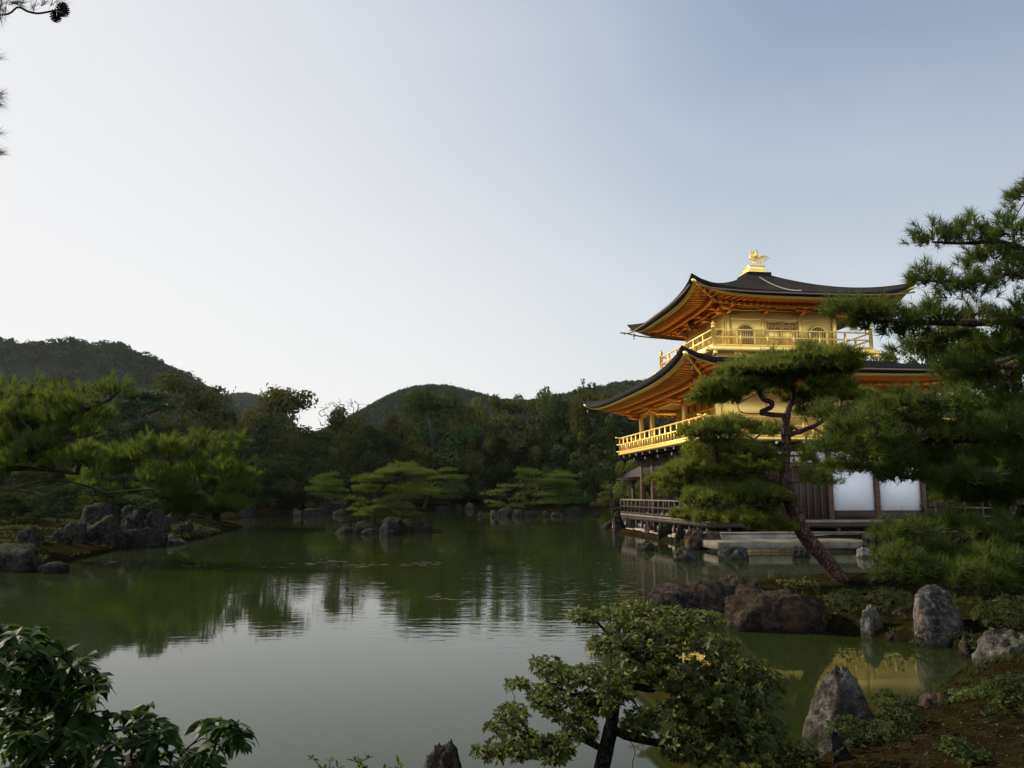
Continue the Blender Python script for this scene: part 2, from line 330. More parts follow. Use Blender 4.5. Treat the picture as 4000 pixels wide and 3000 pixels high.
# ------------------------------------------------------------------ ground and pond
def wl(pairs): return [tuple(onz(x, y, 0.0)[:2]) for x, y in pairs]       # shoreline points read off the waterline
POND = [(-30, 1.0), (-14, 2.2), (-7, 3.6), (-4, 4.6), (-2, 5.2), (-0.3, 5.4), (0.2, 5.95), (0.9, 6.1), (1.5, 5.9), (2.1, 6.0), (2.75, 7.0), (3.55, 7.9), (4.4, 8.6), (5.3, 9.6), (6.3, 10.3),
        (6.6, 11.0), (6.0, 11.5), (5.4, 12.3), (4.7, 13.0), (4.0, 14.4), (3.3, 15.7), (3.1, 16.3), (3.7, 16.9), (5.0, 17.4), (7.2, 18.2), (9.2, 19.2), (11.4, 20.6),
        (13.0, 23.0), (13.6, 26.5), (13.6, 29.3), (13.9, 31.0), (7.2, 30.9), (7.4, 33.0), (5.6, 46.6), (8.5, 48.5), (13, 50), (17, 58), (16.5, 75), (15, 95), (11, 110),
        (4, 116), (-6, 118), (-13, 113), (-19, 99), (-24, 86), (-25, 74), (-22, 60), (-18.0, 53), (-16.6, 46), (-15.4, 40.2), (-14.9, 36.5), (-15.4, 31.5),
        (-14.6, 27.5), (-14.0, 23.2), (-15.5, 19.5), (-24, 12), (-60, 6)]
def blob(cx, cy, rx, ry, n=24, seed=0, rough=0.14):
    r = np.random.default_rng(seed); a = np.arange(n) * 2 * np.pi / n; k = 1 + r.normal(0, rough, n)
    return [(cx + rx * k[i] * math.cos(a[i]), cy + ry * k[i] * math.sin(a[i])) for i in range(n)]
POND = POND
ISLES = [blob(-7.1, 46.2, 2.5, 1.3, seed=3), blob(2.1, 80.5, 5.0, 2.4, seed=5), blob(-21.3, 84.5, 3.4, 1.5, seed=8)]
def sdist(P, poly):
    """signed distance, positive inside"""
    poly = np.asarray(poly, float); a = poly; b = np.roll(poly, -1, 0); d = np.full(len(P), 1e9); ins = np.zeros(len(P), bool)
    for i in range(len(a)):
        e = b[i] - a[i]; w = P - a[i]; t = np.clip((w @ e) / (e @ e), 0, 1); q = w - t[:, None] * e
        d = np.minimum(d, np.hypot(q[:, 0], q[:, 1]))
        c = (a[i, 1] > P[:, 1]) != (b[i, 1] > P[:, 1])
        with np.errstate(divide='ignore', invalid='ignore'):
            xi = (b[i, 0] - a[i, 0]) * (P[:, 1] - a[i, 1]) / (b[i, 1] - a[i, 1]) + a[i, 0]
        ins ^= c & (P[:, 0] < xi)
    return np.where(ins, d, -d)
def vnoise(P, s, seed=0):
    """cheap smooth value noise"""
    q = P / s; i = np.floor(q).astype(int); f = q - i; f = f * f * (3 - 2 * f)
    def h(x, y): 
        n = (x * 374761393 + y * 668265263 + seed * 974711) & 0x7fffffff
        n = ((n ^ (n >> 13)) * 1274126177) & 0x7fffffff
        return ((n ^ (n >> 16)) & 0xffff) / 65535.0
    a = h(i[:, 0], i[:, 1]); b = h(i[:, 0] + 1, i[:, 1]); c = h(i[:, 0], i[:, 1] + 1); d = h(i[:, 0] + 1, i[:, 1] + 1)
    return (a * (1 - f[:, 0]) + b * f[:, 0]) * (1 - f[:, 1]) + (c * (1 - f[:, 0]) + d * f[:, 0]) * f[:, 1]
def ground_h(P):
    P = np.asarray(P, float).reshape(-1, 2)
    s = sdist(P, POND)
    for k, isl in enumerate(ISLES): s = np.minimum(s, -sdist(P, isl))
    land = -s; r = np.hypot(P[:, 0], P[:, 1])
    bank = 0.10 + 0.42 * (1 - np.exp(-np.maximum(land, 0) / 1.1)) + 0.012 * np.clip(land, 0, 60)
    bank += (vnoise(P, 1.7, 1) - 0.5) * 0.22 * np.clip(land, 0, 1) + (vnoise(P, 0.45, 2) - 0.5) * 0.07 * np.clip(land * 2, 0, 1)
    # the wooded slope behind the far bank, then the hills
    far = np.clip((P[:, 1] - 118) / 60, 0, None)
    bank += np.where((P[:, 1] > 105) & (land > 0), np.minimum(far * 5.0, 26) , 0)
    wob = 0.75 + 0.5 * vnoise(P, 60, 4)
    def hill(cx, cy, sx, sy, h, p=2.0):
        return h * np.exp(-(np.abs((P[:, 0] - cx) / sx) ** p + np.abs((P[:, 1] - cy) / sy) ** p))
    hl = hill(-428, 690, 172, 105, 92, 6.0) * (0.94 + 0.12 * vnoise(P, 45, 9)) + hill(-760, 760, 230, 200, 58, 2.2)
    hl += hill(-105, 900, 95, 210, 78, 2.2) * (0.95 + 0.1 * vnoise(P, 50, 6)) + hill(140, 860, 170, 220, 80, 2.4) + hill(-425, 1250, 90, 200, 124, 2.4)
    hl += hill(560, 900, 260, 300, 84)
    bank += hl * np.clip((P[:, 1] - 250) / 200, 0, 1)
    bed = -np.minimum(0.12 + 0.35 * np.maximum(-land, 0), 1.3)
    return np.where(land > 0, bank, bed)
def gz(x, y): return float(ground_h([(x, y)])[0])
# one polar sheet, fine near the camera and reaching past the hills
rr = np.concatenate([np.arange(0.6, 22, 0.16), np.arange(22, 60, 0.4), np.arange(60, 140, 0.9), np.geomspace(141, 4200, 90)])
aa = np.concatenate([np.linspace(-R(46), R(46), 420), np.linspace(R(46), R(314), 90)[1:-1]])
RR, AA = np.meshgrid(rr, aa, indexing='ij'); GX = RR * np.sin(AA); GY = RR * np.cos(AA)
GZ = ground_h(np.stack([GX.ravel(), GY.ravel()], 1))
nr, na = RR.shape; idx = np.arange(nr * na).reshape(nr, na)
i0, i1 = idx[:-1, :], idx[1:, :]
quads = np.stack([i0, np.roll(i0, -1, 1), np.roll(i1, -1, 1), i1], -1).reshape(-1, 4)
V = np.vstack([np.stack([GX.ravel(), GY.ravel(), GZ], 1), [[0, 0, gz(0, 0)]]])
tris = np.stack([np.full(na, nr * na), np.roll(idx[0], -1), idx[0]], 1)
t = NT('bank_soil'); p = t.pos()
n1 = t.noise(0.55, 5, 0.6, p); n2 = t.noise(6.0, 5, 0.65, p); n3 = t.noise(45, 3, 0.6, p)
c = t.mix(t.rng(n1, 0.38, 0.62), (0.006, 0.0045, 0.003), (0.018, 0.012, 0.006))
c = t.mix(t.rng(t.noise(0.9, 4, 0.6, p), 0.52, 0.68, 0, 0.7), c, (0.036, 0.028, 0.008))
c = t.mix(t.rng(n2, 0.46, 0.60, 0, 0.85), c, (0.020, 0.024, 0.007))
c = t.mix(t.rng(n3, 0.4, 0.7, 0, 0.5), c, (0.014, 0.009, 0.006))
sz = t.n('ShaderNodeSeparateXYZ'); t.put(sz.inputs[0], p)
c = t.mix(t.rng(sz.outputs['Z'], 0.02, 0.12, 0.8, 0), c, (0.010, 0.009, 0.006))
c = t.mix(t.rng(sz.outputs['Y'], 130, 200, 0, 1), c, (0.020, 0.026, 0.014))
M['ground'] = t.done(t.bsdf(c, 1.0, spec=0.0, normal=t.bump(t.math('ADD', n2, t.math('MULTIPLY', n3, 0.5)), 0.8, 0.08)))
g = link('ground', raw_mesh('ground', V, [quads, tris], smooth=True), M['ground']); tag(g, kind='structure')
# water
t = NT('pond_water'); p = t.pos()
fine = t.noise(2.5, 2, 0.5, p, (0.75, 2.2, 1)); mid = t.noise(0.7, 2, 0.5, p, (0.5, 1.6, 1)); big = t.noise(0.055, 3, 0.5, p, (1, 1.3, 1)); tiny = t.noise(9.0, 2, 0.5, p, (0.8, 2.4, 1))
mask = t.rng(big, 0.40, 0.62, 0.12, 1.0, True)
sy = t.n('ShaderNodeSeparateXYZ'); t.put(sy.inputs[0], p)
breeze = t.math('MULTIPLY', t.rng(sy.outputs['Y'], 9.5, 14.0, 0.05, 1.0, True), t.rng(sy.outputs['Y'], 30, 70, 1.0, 0.55, True))   # a breeze stirs open water, the near bay lies sheltered
h = t.math('ADD', t.math('MULTIPLY', fine, 0.9), t.math('ADD', t.math('MULTIPLY', mid, 0.9), t.math('MULTIPLY', tiny, 0.05)))
h = t.math('MULTIPLY', h, t.math('MULTIPLY', mask, breeze))
c = t.mix(t.rng(t.noise(0.12, 3, 0.5, p), 0.35, 0.65), (0.013, 0.021, 0.005), (0.020, 0.028, 0.008))
x = t.n('ShaderNodeBsdfPrincipled'); t.put(x.inputs['Base Color'], c); x.inputs['Roughness'].default_value = 0.03; x.inputs['IOR'].default_value = 1.333; x.inputs['Specular IOR Level'].default_value = 0.38
t.put(x.inputs['Normal'], t.bump(h, 0.5, 0.017))
M['water'] = t.done(x.outputs[0])
wmesh = raw_mesh('pond', [(-90, 0.5, 0), (60, 0.5, 0), (60, 135, 0), (-90, 135, 0)], [[(0, 1, 2, 3)]])
tag(link('pond_water', wmesh, M['water']), kind='structure')
# ------------------------------------------------------------------ the pavilion
BO, BT = (8.95, 33.8, 0.0), R(7.0)                  # near corner column and the turn of the plan
BW, BD = 9.3, 11.6
CU, CV = 4.6, 5.8                                   # centre of the upper storey
def loc2w(u, v, z=0.0):
    c, s = math.cos(BT), math.sin(BT)
    return Vector((BO[0] + c * u - s * v, BO[1] + s * u + c * v, z))
pav = empty('pavilion', BO, BT)
tag(pav, 'three storey pavilion with gold leaf upper floors, black curved roofs and dark timber ground floor', 'pavilion')
G, DW = M['gold'], M['darkwood']
def rect_loop(hu, hv, n):
    """n points per side of a rectangle with the corner share s in [-1, 1]"""
    s = np.linspace(-1, 1, n, endpoint=False)
    P = [np.stack([s * hu, np.full(n, -hv)], 1), np.stack([np.full(n, hu), s * hv], 1), np.stack([-s * hu, np.full(n, hv)], 1), np.stack([np.full(n, -hu), -s * hv], 1)]
    return np.concatenate(P), np.concatenate([np.abs(s)] * 4)
def loft(name, rings, m, parent, smooth=True, close_top=False):
    n = len(rings[0]); V = np.concatenate(rings); q = []
    for r in range(len(rings) - 1):
        a = np.arange(n) + r * n; b = np.roll(np.arange(n), -1) + r * n
        q.append(np.stack([a, b, b + n, a + n], 1))
    o = link(name, raw_mesh(name, V, [np.concatenate(q)], smooth=smooth), m, parent); return o
def make_roof(cu, cv, hu, hv, iu, iv, ze, zi, up, wu, wv, zw, thick, power, gut, gut_z):
    """roof with upturned corners: dark top, black edge, gold fascia, gold soffit, rafters, hip rafters, purlin and gutter"""
    N = 26; lift = lambda s, t: up * s ** 3.6 * (1 - t) ** 2.2 + 0.28 * up * s ** 14 * (1 - t) ** 4
    sag = lambda t: (0.42 * t + 0.58 * t ** power)
    def ring(t, dz=0.0, inset=0.0):
        a, s = rect_loop(hu - inset, hv - inset, N); b, _ = rect_loop(iu, iv, N)
        p = a * (1 - t) + b * t; z = ze + (zi - ze) * sag(t) + lift(s, t) + dz
        return np.column_stack([p[:, 0] + cu, p[:, 1] + cv, z])
    top = loft('roof', [ring(t) for t in np.linspace(0, 1, 18)], M['shingle'], pav)
    loft('eave_edge', [ring(0, -0.001), ring(0, -thick * 0.55, 0.05), ring(0, -thick, 0.15), ring(0, -thick, 0.32)], M['black'], top, False)
    loft('fascia', [ring(0, -thick - 0.002, 0.20), ring(0, -thick - 0.09, 0.23), ring(0, -thick - 0.09, 0.40)], G, top, False)
    def soff(f, dz=0.0):                              # f: 0 at the eave, 1 at the wall
        a, s = rect_loop(hu - 0.34, hv - 0.34, N); b, _ = rect_loop(wu, wv, N); p = a * (1 - f) + b * f
        z = (ze - thick - 0.03) * (1 - f) + zw * f + lift(s, 0) * (1 - f) ** 1.5
        return np.column_stack([p[:, 0] + cu, p[:, 1] + cv, z + dz])
    GR = M['gold_red']
    so = loft('soffit', [soff(f) for f in np.linspace(0, 1, 8)], GR, pav)
    # rafters: one bar every 0.3 m or so
    rf = MB(); outer, inner, mid = soff(0.0, -0.035), soff(1.0, -0.035), soff(0.5, -0.035)
    def along(side, s):
        k = (s + 1) / 2 * N; i = int(min(k, N - 1e-6)); f = k - i; j = side * N + i; j2 = (j + 1) % (4 * N)
        return [Vector(r[j] * (1 - f) + r[j2] * f) for r in (outer, mid, inner)]
    for side in range(4):
        L = 2 * (hu if side % 2 == 0 else hv); m = int(L / 0.33)
        wl_ = (wu if side % 2 == 0 else wv) / (hu if side % 2 == 0 else hv)
        for i in range(m):
            s = -1 + 2 * (i + 0.5) / m; o_, m_, i_ = along(side, s)
            # parallel rafters: shift the inner end so the bar runs square to the wall
            d = Vector((0, 1, 0)) if side == 0 else Vector((-1, 0, 0)) if side == 1 else Vector((0, -1, 0)) if side == 2 else Vector((1, 0, 0))
            ov = (hv - wv if side % 2 == 0 else hu - wu) - 0.36
            ax = abs(s) * (hu if side % 2 == 0 else hv); lim = (wu if side % 2 == 0 else wv)
            run = ov if ax < lim else max(0.15, ov - (ax - lim) * ov / max(0.2, (hu - wu if side % 2 == 0 else hv - wv)))
            e = o_ + d * run; f = run / ov; e.z = o_.z * (1 - f) + (zw - 0.06) * f if ax < lim else o_.z * (1 - f) + (m_.z * 0.6 + i_.z * 0.4) * f
            rf.bar(o_, e, 0.07, 0.06)
    r_ = rf.build('rafters', GR, so); r_['kind'] = 'stuff'
    # purlin that carries the rafters, and hip rafters with a nose past the eave
    for f, w in ((0.52, 0.17), (0.86, 0.15)):
        pl = MB(); P = soff(f, -0.20)
        for i in range(4 * N): pl.bar(P[i], P[(i + 1) % (4 * N)], w * 0.85, w)
        pl.build('purlin', GR, pav)
    O, I = soff(0.0, -0.10), soff(1.0, -0.12)
    for k in range(4):
        i = k * N; a, b = Vector(O[i]), Vector(I[i]); d = (a - b).normalized()
        hb = MB().tube([b, b.lerp(a, 0.5) - Vector((0, 0, 0.10)), a + d * 0.10, a + d * 0.34 + Vector((0, 0, 0.03))], [0.11, 0.11, 0.11, 0.085], 4); hb.build('hip_rafter', G, pav)
    # brackets under the eave
    for side in range(4):
        L = wu if side % 2 == 0 else wv
        for s in np.linspace(-1, 1, 4):
            d = [Vector((0, -1, 0)), Vector((1, 0, 0)), Vector((0, 1, 0)), Vector((-1, 0, 0))][side]; e = Vector((d.y, -d.x, 0))
            c0 = Vector((cu, cv, zw)) + d * (wv if side % 2 == 0 else wu) - e * (s * L)
            b = MB()
            b.bar(c0 - Vector((0, 0, 0.52)), c0 + d * 0.55 - Vector((0, 0, 0.52)), 0.11, 0.13)
            b.bar(c0 - Vector((0, 0, 0.31)), c0 + d * 1.02 - Vector((0, 0, 0.31)), 0.11, 0.13)
            b.bar(c0 + d * 0.5 - e * 0.42 - Vector((0, 0, 0.40)), c0 + d * 0.5 + e * 0.42 - Vector((0, 0, 0.40)), 0.10, 0.11)
            b.box(tuple(c0 + d * 0.5 - Vector((0.08, 0.08, 0.46))), tuple(c0 + d * 0.5 + Vector((0.08, 0.08, -0.34))))
            b.build('bracket', GR, pav)
    # gutters
    for side, (s0, s1) in gut.items():
        E = ring(0, gut_z, -0.07); pts = []
        for s in np.linspace(s0, s1, 24):
            k = (s + 1) / 2 * N; i = int(min(k, N - 1e-6)); f = k - i; j = side * N + i
            q = E[j] * (1 - f) + E[(j + 1) % (4 * N)] * f
            q = q.copy(); q[2] -= 0.55 * lift(np.array(abs(s)), 0.0); pts.append(q)
        MB().tube(pts, 0.04, 6).build('gutter', M['eaveline'], pav)
    return soff, ring
soff2, ring2 = make_roof(BW / 2 - .18, BD / 2, 7.24, 9.3, 3.6, 3.6, 7.21, 8.55, 0.55, BW / 2, BD / 2, 7.02, 0.22, 1.5, {0: (-0.8, 0.8)}, -0.10)
soff3, ring3 = make_roof(CU, CV, 5.45, 5.45, 0.62, 0.62, 11.32, 13.46, 0.52, 2.8, 2.8, 11.36, 0.21, 1.7, {0: (-0.95, 0.95), 3: (-1.06, 0.97), 2: (-0.2, 1.06)}, -0.13)
# roof cap
cap = MB().box((CU - .66, CV - .66, 13.40), (CU + .66, CV + .66, 13.62)).build('roof_cap', M['shingle'], pav, bevel=0.01)
MB().box((CU - .54, CV - .54, 13.622), (CU + .54, CV + .54, 13.74)).build('lower_tier', G, cap, bevel=0.008)
MB().box((CU - .42, CV - .42, 13.742), (CU + .42, CV + .42, 14.0)).box((CU - .45, CV - .45, 14.002), (CU + .45, CV + .45, 14.03)).build('upper_tier', G, cap, bevel=0.006)
# --- upper storey
MB().box((CU - 3.72, CV - 3.72, 8.02), (CU + 3.72, CV + 3.72, 8.76)).build('skirt_wall', G, pav)
bal = MB().box((CU - 4.06, CV - 4.06, 8.762), (CU + 4.06, CV + 4.06, 8.98)).build('upper_balcony', G, pav, bevel=0.01)
for a in (-1, 1):
    for b in (-1, 1):
        n = MB().bar((CU + a * 3.9, CV + b * 3.9, 8.80), (CU + a * 4.32, CV + b * 3.96, 8.84), 0.16, 0.18).bar((CU + a * 3.9, CV + b * 3.9, 8.60), (CU + a * 3.98, CV + b * 4.30, 8.62), 0.15, 0.16)
        n.build('beam_nose', G, bal)
for side in range(4):
    for x in (-2.6, -0.9, 0.9, 2.6):
        d = [Vector((0, -1, 0)), Vector((1, 0, 0)), Vector((0, 1, 0)), Vector((-1, 0, 0))][side]; e = Vector((-d.y, d.x, 0))
        c0 = Vector((CU, CV, 8.56)) + d * 3.76 + e * x
        b = MB().bar(c0 - e * 0.30 + Vector((0, 0, 0.10)), c0 + e * 0.30 + Vector((0, 0, 0.10)), 0.06, 0.06)
        b.tube([c0 + e * q + Vector((0, 0, -0.06 + 0.6 * q * q)) for q in np.linspace(-0.34, 0.34, 9)], 0.030, 5)
        for q in (-0.22, 0, 0.22): b.box(tuple(c0 + e * q - Vector((.05, .05, -.02))), tuple(c0 + e * q + Vector((.05, .05, .08))))
        b.build('cloud_bracket', G, bal)
def rail_side(name, p, q, z0, heights, spacing, m, r_top, ext=0.0, finial=False, tall=True, strut=True, top=None):
    """railing from p to q: top, middle and lower rail and its posts"""
    p, q = Vector((*p, 0)), Vector((*q, 0)); d = (q - p).normalized(); L = (q - p).length
    root = empty(name); root.parent = pav
    zt, zm, zl = heights
    Z = lambda z: Vector((0, 0, z))
    MB().tube(([p - d * ext + Z(zt + 0.05)] if ext else []) + [p + Z(zt), q + Z(zt)] + ([q + d * ext + Z(zt + 0.05)] if ext else []), r_top, 8).build('top_rail', top or m, root)
    MB().bar(p - d * ext * 0.7 + Z(zm), q + d * ext * 0.7 + Z(zm), 0.06, 0.07).build('middle_rail', m, root)
    MB().bar(p - d * ext * 0.7 + Z(zl), q + d * ext * 0.7 + Z(zl), 0.08, 0.09).build('lower_rail', m, root)
    n = max(2, round(L / spacing))
    for i in range(n + 1):
        c = p.lerp(q, i / n)
        w = 0.085
        MB().box(tuple(c + Vector((-w / 2, -w / 2, z0))), tuple(c + Vector((w / 2, w / 2, (zt - r_top * 0.5) if tall or i in (0, n) else zm)))).build('post', m, root)
        if strut and i < n:
            c = p.lerp(q, (i + 0.5) / n)
            MB().box(tuple(c + Vector((-.032, -.032, zl))), tuple(c + Vector((.032, .032, zm)))).build('strut', m, root)
    return root
K = 3.92
for name, p, q in (('upper_railing', (CU - K, CV - K), (CU + K, CV - K)), ('upper_railing', (CU - K, CV + K), (CU - K, CV - K)),
                   ('upper_railing', (CU + K, CV - K), (CU + K, CV + K)), ('upper_railing', (CU + K, CV + K), (CU - K, CV + K))):
    rail_side(name, p, q, 8.98, (9.78, 9.43, 9.05), 1.3, G, 0.038, strut=False)
prof = [(0.085, 8.98), (0.085, 9.86), (0.10, 9.87), (0.10, 9.91), (0.06, 9.93), (0.055, 9.96), (0.095, 10.0), (0.10, 10.05), (0.075, 10.10), (0.03, 10.15), (0.006, 10.22)]
for a in (-1, 1):
    for b in (-1, 1):
        if (a, b) == (1, -1): prof2 = prof
        MB().tube([(CU + a * K, CV + b * K, z) for _, z in prof], [r for r, _ in prof], 10).build('corner_post', G, bal, smooth=False)
H3 = 2.8
MB().box((CU - H3, CV - H3, 8.982), (CU + H3, CV + H3, 11.36)).build('upper_wall', G, pav)
dirs = [Vector((0, -1, 0)), Vector((1, 0, 0)), Vector((0, 1, 0)), Vector((-1, 0, 0))]
def face_pt(side, x, z, out=0.0):
    d = dirs[side]; e = Vector((-d.y, d.x, 0))
    return Vector((CU, CV, 0)) + d * (H3 + out) + e * x + Vector((0, 0, z))
def face_box(mb, side, x0, x1, z0, z1, o0, o1):
    a, b = face_pt(side, x0, z0, o0), face_pt(side, x1, z1, o1)
    mb.box((min(a.x, b.x), min(a.y, b.y), z0), (max(a.x, b.x), max(a.y, b.y), z1)); return mb
def bell(w, h, n=9):
    """outline of a bell shaped window, from the foot up one side and down the other"""
    half = [(0.50, 0.0), (0.485, 0.25), (0.475, 0.5), (0.485, 0.62), (0.455, 0.74), (0.40, 0.80), (0.34, 0.87), (0.25, 0.91), (0.19, 0.955), (0.08, 0.975), (0.0, 1.0)]
    return [(x * w, z * h) for x, z in half] + [(-x * w, z * h) for x, z in half[-2::-1]]
for side in (0, 3, 1, 2):
    for x in (-H3 + .09, -0.95, 0.95, H3 - .09): face_box(MB(), side, x - .09, x + .09, 8.985, 11.30, 0.002, 0.055).build('wall_post', G, pav)
    for z, h in ((9.06, .10), (10.56, .09), (11.02, .10)): face_box(MB(), side, -H3 + .18, H3 - .18, z - h / 2, z + h / 2, 0.003, 0.042).build('wall_rail', G, pav)
    for x in (-1.86, 1.86):
        win = MB(); pts = bell(0.84, 1.0); outr = bell(1.0, 1.11)
        base = face_pt(side, x, 9.26, 0); d = dirs[side]; e = Vector((-d.y, d.x, 0))
        n = len(pts); V = []
        for (po, o) in ((pts, 0.004), (outr, 0.004), (outr, 0.05), (pts, 0.05)):
            V += [tuple(base + e * a + d * o + Vector((0, 0, b - (0.03 if po is outr else 0)))) for a, b in po]
        q = []
        for r in range(4):
            for i in range(n - 1): q.append((r * n + i, r * n + i + 1, ((r + 1) % 4) * n + i + 1, ((r + 1) % 4) * n + i))
        fr = MB().add(V, q).build('window', G, pav)
        pane = MB(); PV = [tuple(base + e * a + d * 0.006 + Vector((0, 0, b))) for a, b in pts]
        PV.append(tuple(base + d * 0.006 + Vector((0, 0, 0.45)))); tris_ = [(i, i + 1, n) for i in range(n - 1)] + [(n - 1, 0, n)]
        pane.add(PV, (), tris_).build('pane', M['lattice_dark'], fr)
        bars = MB()
        for i in range(9):
            a = -0.36 + 0.09 * i; top = 0.97 - 1.0 * max(0, abs(a) - 0.08) ** 1.25
            top = 0.985 - 2.1 * a * a if abs(a) < 0.30 else 0.78 - (abs(a) - .3) * 1.2
            bars.box(*[tuple(map(f, zip(base + e * (a - .016) + d * 0.008, base + e * (a + .016) + d * 0.032 + Vector((0, 0, top))))) for f in (min, max)])
        for z in (0.33, 0.66): bars.box(*[tuple(map(f, zip(base + e * -.385 + d * 0.010 + Vector((0, 0, z)), base + e * .385 + d * 0.026 + Vector((0, 0, z + .02))))) for f in (min, max)])
        bars.build('lattice', G, fr)
    for x in (-0.40, 0.40):                             # doors with a lattice light above panels
        dr = face_box(MB(), side, x - .385, x + .385, 9.12, 10.50, 0.004, 0.03).build('door', G, pav)
        fb = MB()
        for a, b, z0, z1 in ((-.385, -.32, 9.12, 10.5), (.32, .385, 9.12, 10.5), (-.32, .32, 9.12, 9.2), (-.32, .32, 9.52, 9.58), (-.32, .32, 10.0, 10.08), (-.32, .32, 10.43, 10.5), (-.03, .03, 9.2, 10.43)):
            face_box(fb, side, x + a, x + b, z0, z1, 0.032, 0.055)
        fb.build('door_frame', G, dr)
        face_box(MB(), side, x - .31, x + .31, 10.09, 10.42, 0.032, 0.036).build('pane', M['lattice_dark'], dr)
        lb = MB()
        for i in range(9):
            a = -0.29 + i * 0.0725
            if abs(a) > .05: face_box(lb, side, x + a - .010, x + a + .010, 10.085, 10.425, 0.038, 0.048)
        for z in (10.19, 10.31): face_box(lb, side, x - .31, x + .31, z - .009, z + .009, 0.037, 0.044)
        lb.build('lattice', G, dr)
# --- middle storey
rt = BW / 2
mb_ = MB().box((-1.12, -1.12, 4.42), (BW + 1.12, BD + 1.12, 4.53)).build('middle_balcony', G, pav, bevel=0.01)
for p, q in (((-1.03, -1.03), (BW + 1.03, -1.03)), ((-1.03, BD + 1.03), (-1.03, -1.03)), ((BW + 1.03, BD + 1.03), (-1.03, BD + 1.03)), ((BW + 1.03, -1.03), (BW + 1.03, BD + 1.03))):
    rail_side('middle_railing', p, q, 4.53, (5.40, 5.02, 4.60), 0.86, G, 0.042, ext=0.28, tall=True)
LV = (0.0, 4.22, 9.5, BD)
for v in LV:
    MB().box((-.12, v - .12, 4.532), (.12, v + .12, 7.02)).build('gold_column', G, pav, bevel=0.015)
MB().box((0.122, -.06, 4.532), (BW + .06, .06, 7.02)).build('middle_wall', G, pav)
MB().box((2.05, .062, 4.532), (2.17, BD - .1, 7.02)).build('recessed_wall', G, pav)
MB().box((BW - .06, .062, 4.532), (BW + .062, BD, 7.02)).build('gable_wall', G, pav)
for u in (2.1, 4.2, 6.3, BW - .05): MB().box((u - .1, -.11, 4.534), (u + .1, -.062, 7.0)).build('wall_post', G, pav)
for z in (4.66, 5.62, 6.55): MB().box((.125, -.10, z - .05), (BW, -.063, z + .05)).build('wall_rail', G, pav)
for v in np.arange(1.0, BD - .3, 1.05): MB().box((1.98, v - .05, 4.534), (2.048, v + .05, 7.0)).build('wall_post', G, pav)
for z in (4.7, 5.7, 6.5): MB().box((2.0, .1, z - .05), (2.046, BD - .12, z + .05)).build('wall_rail', G, pav)
w = MB()
for z in np.arange(4.85, 6.45, 0.115): w.box((2.022, .1, z - .018), (2.045, BD - .12, z + .018))
w.build('shutter_slats', G, pav)
MB().box((-.10, .12, 6.72), (.10, BD - .12, 6.96)).build('head_beam', G, pav)
MB().box((.122, .0, 6.985), (2.05, BD, 7.015)).build('veranda_ceiling', G, pav)
MB().box((-.10, BD - .1, 6.72), (BW, BD + .1, 6.96)).build('head_beam', G, pav)
# joists with white painted ends under the middle balcony
def joist(p, q, z):
    j = MB().bar((*p, z), (*q, z), 0.13, 0.15).build('joist', DW, pav)
    d = (Vector((*q, z)) - Vector((*p, z))).normalized()
    MB().bar(Vector((*q, z)) + d * 0.002, Vector((*q, z)) + d * 0.022, 0.12, 0.14).build('white_end', M['white'], j)
for v in np.linspace(-0.6, BD + .6, 11): joist((0.3, v), (-0.92, v), 4.33)
for v in np.linspace(0.2, BD - .2, 6): joist((0.3, v), (-0.55, v), 4.10)
for u in np.linspace(-0.2, BW, 9): joist((u, 0.3), (u, -0.92), 4.33)
# --- ground storey
dk = MB().box((-1.12, -1.12, 0.96), (BW + .7, BD + 1.12, 1.05)).build('veranda_deck', M['deck'], pav, bevel=0.008)
MB().box((-1.08, -1.08, 0.76), (-.92, BD + 1.08, 0.958)).box((-.918, -1.08, 0.76), (BW + .66, -.94, 0.958)).build('edge_beam', DW, dk)
for v in np.arange(-.9, BD + 1.1, 1.05): MB().box((-1.04, v - .07, 0.2), (-.93, v + .07, 0.758)).build('deck_post', DW, dk)
for u in np.arange(-.1, BW + .6, 1.6): MB().box((u - .07, -1.05, 0.5), (u + .07, -.95, 0.758)).build('deck_post', DW, dk)
rail_side('veranda_railing', (-1.04, -1.0), (-1.04, BD + 1.0), 1.05, (1.82, 1.46, 1.12), 0.82, DW, 0.045, strut=False, top=M['railwood'])
rail_side('veranda_railing', (-1.04, BD + 1.03), (BW + .6, BD + 1.03), 1.05, (1.82, 1.46, 1.12), 0.95, DW, 0.04, strut=False)
for v in LV:
    MB().box((-.125, v - .125, 1.052), (.125, v + .125, 4.22)).build('timber_column', M['brownwood'], pav, bevel=0.015)
for u in (2.1, 4.95, 7.12, BW):
    MB().box((u - .11, -.125, 1.052), (u + .11, .125, 4.22)).build('timber_column', M['brownwood'], pav, bevel=0.015)
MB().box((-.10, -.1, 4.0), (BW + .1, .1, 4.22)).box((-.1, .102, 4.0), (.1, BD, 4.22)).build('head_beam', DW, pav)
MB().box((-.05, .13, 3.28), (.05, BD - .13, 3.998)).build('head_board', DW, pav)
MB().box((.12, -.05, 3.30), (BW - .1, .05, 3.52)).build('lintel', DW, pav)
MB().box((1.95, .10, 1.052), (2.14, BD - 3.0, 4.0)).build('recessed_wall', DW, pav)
MB().box((2.22, -.03, 1.052), (4.83, .05, 3.298)).build('timber_door', DW, pav)
for u in np.arange(2.3, 4.8, .32): MB().box((u - .03, -.07, 1.06), (u + .03, -.032, 3.29)).build('door_batten', M['brownwood'], pav)
MB().box((5.06, -.06, 1.052), (9.18, .06, 1.44)).build('sill_beam', DW, pav)
MB().box((5.062, -.02, 1.442), (7.00, .03, 3.298)).build('white_panel', M['plaster'], pav)
MB().box((7.232, -.02, 1.442), (9.188, .03, 3.298)).build('white_panel', M['plaster'], pav)
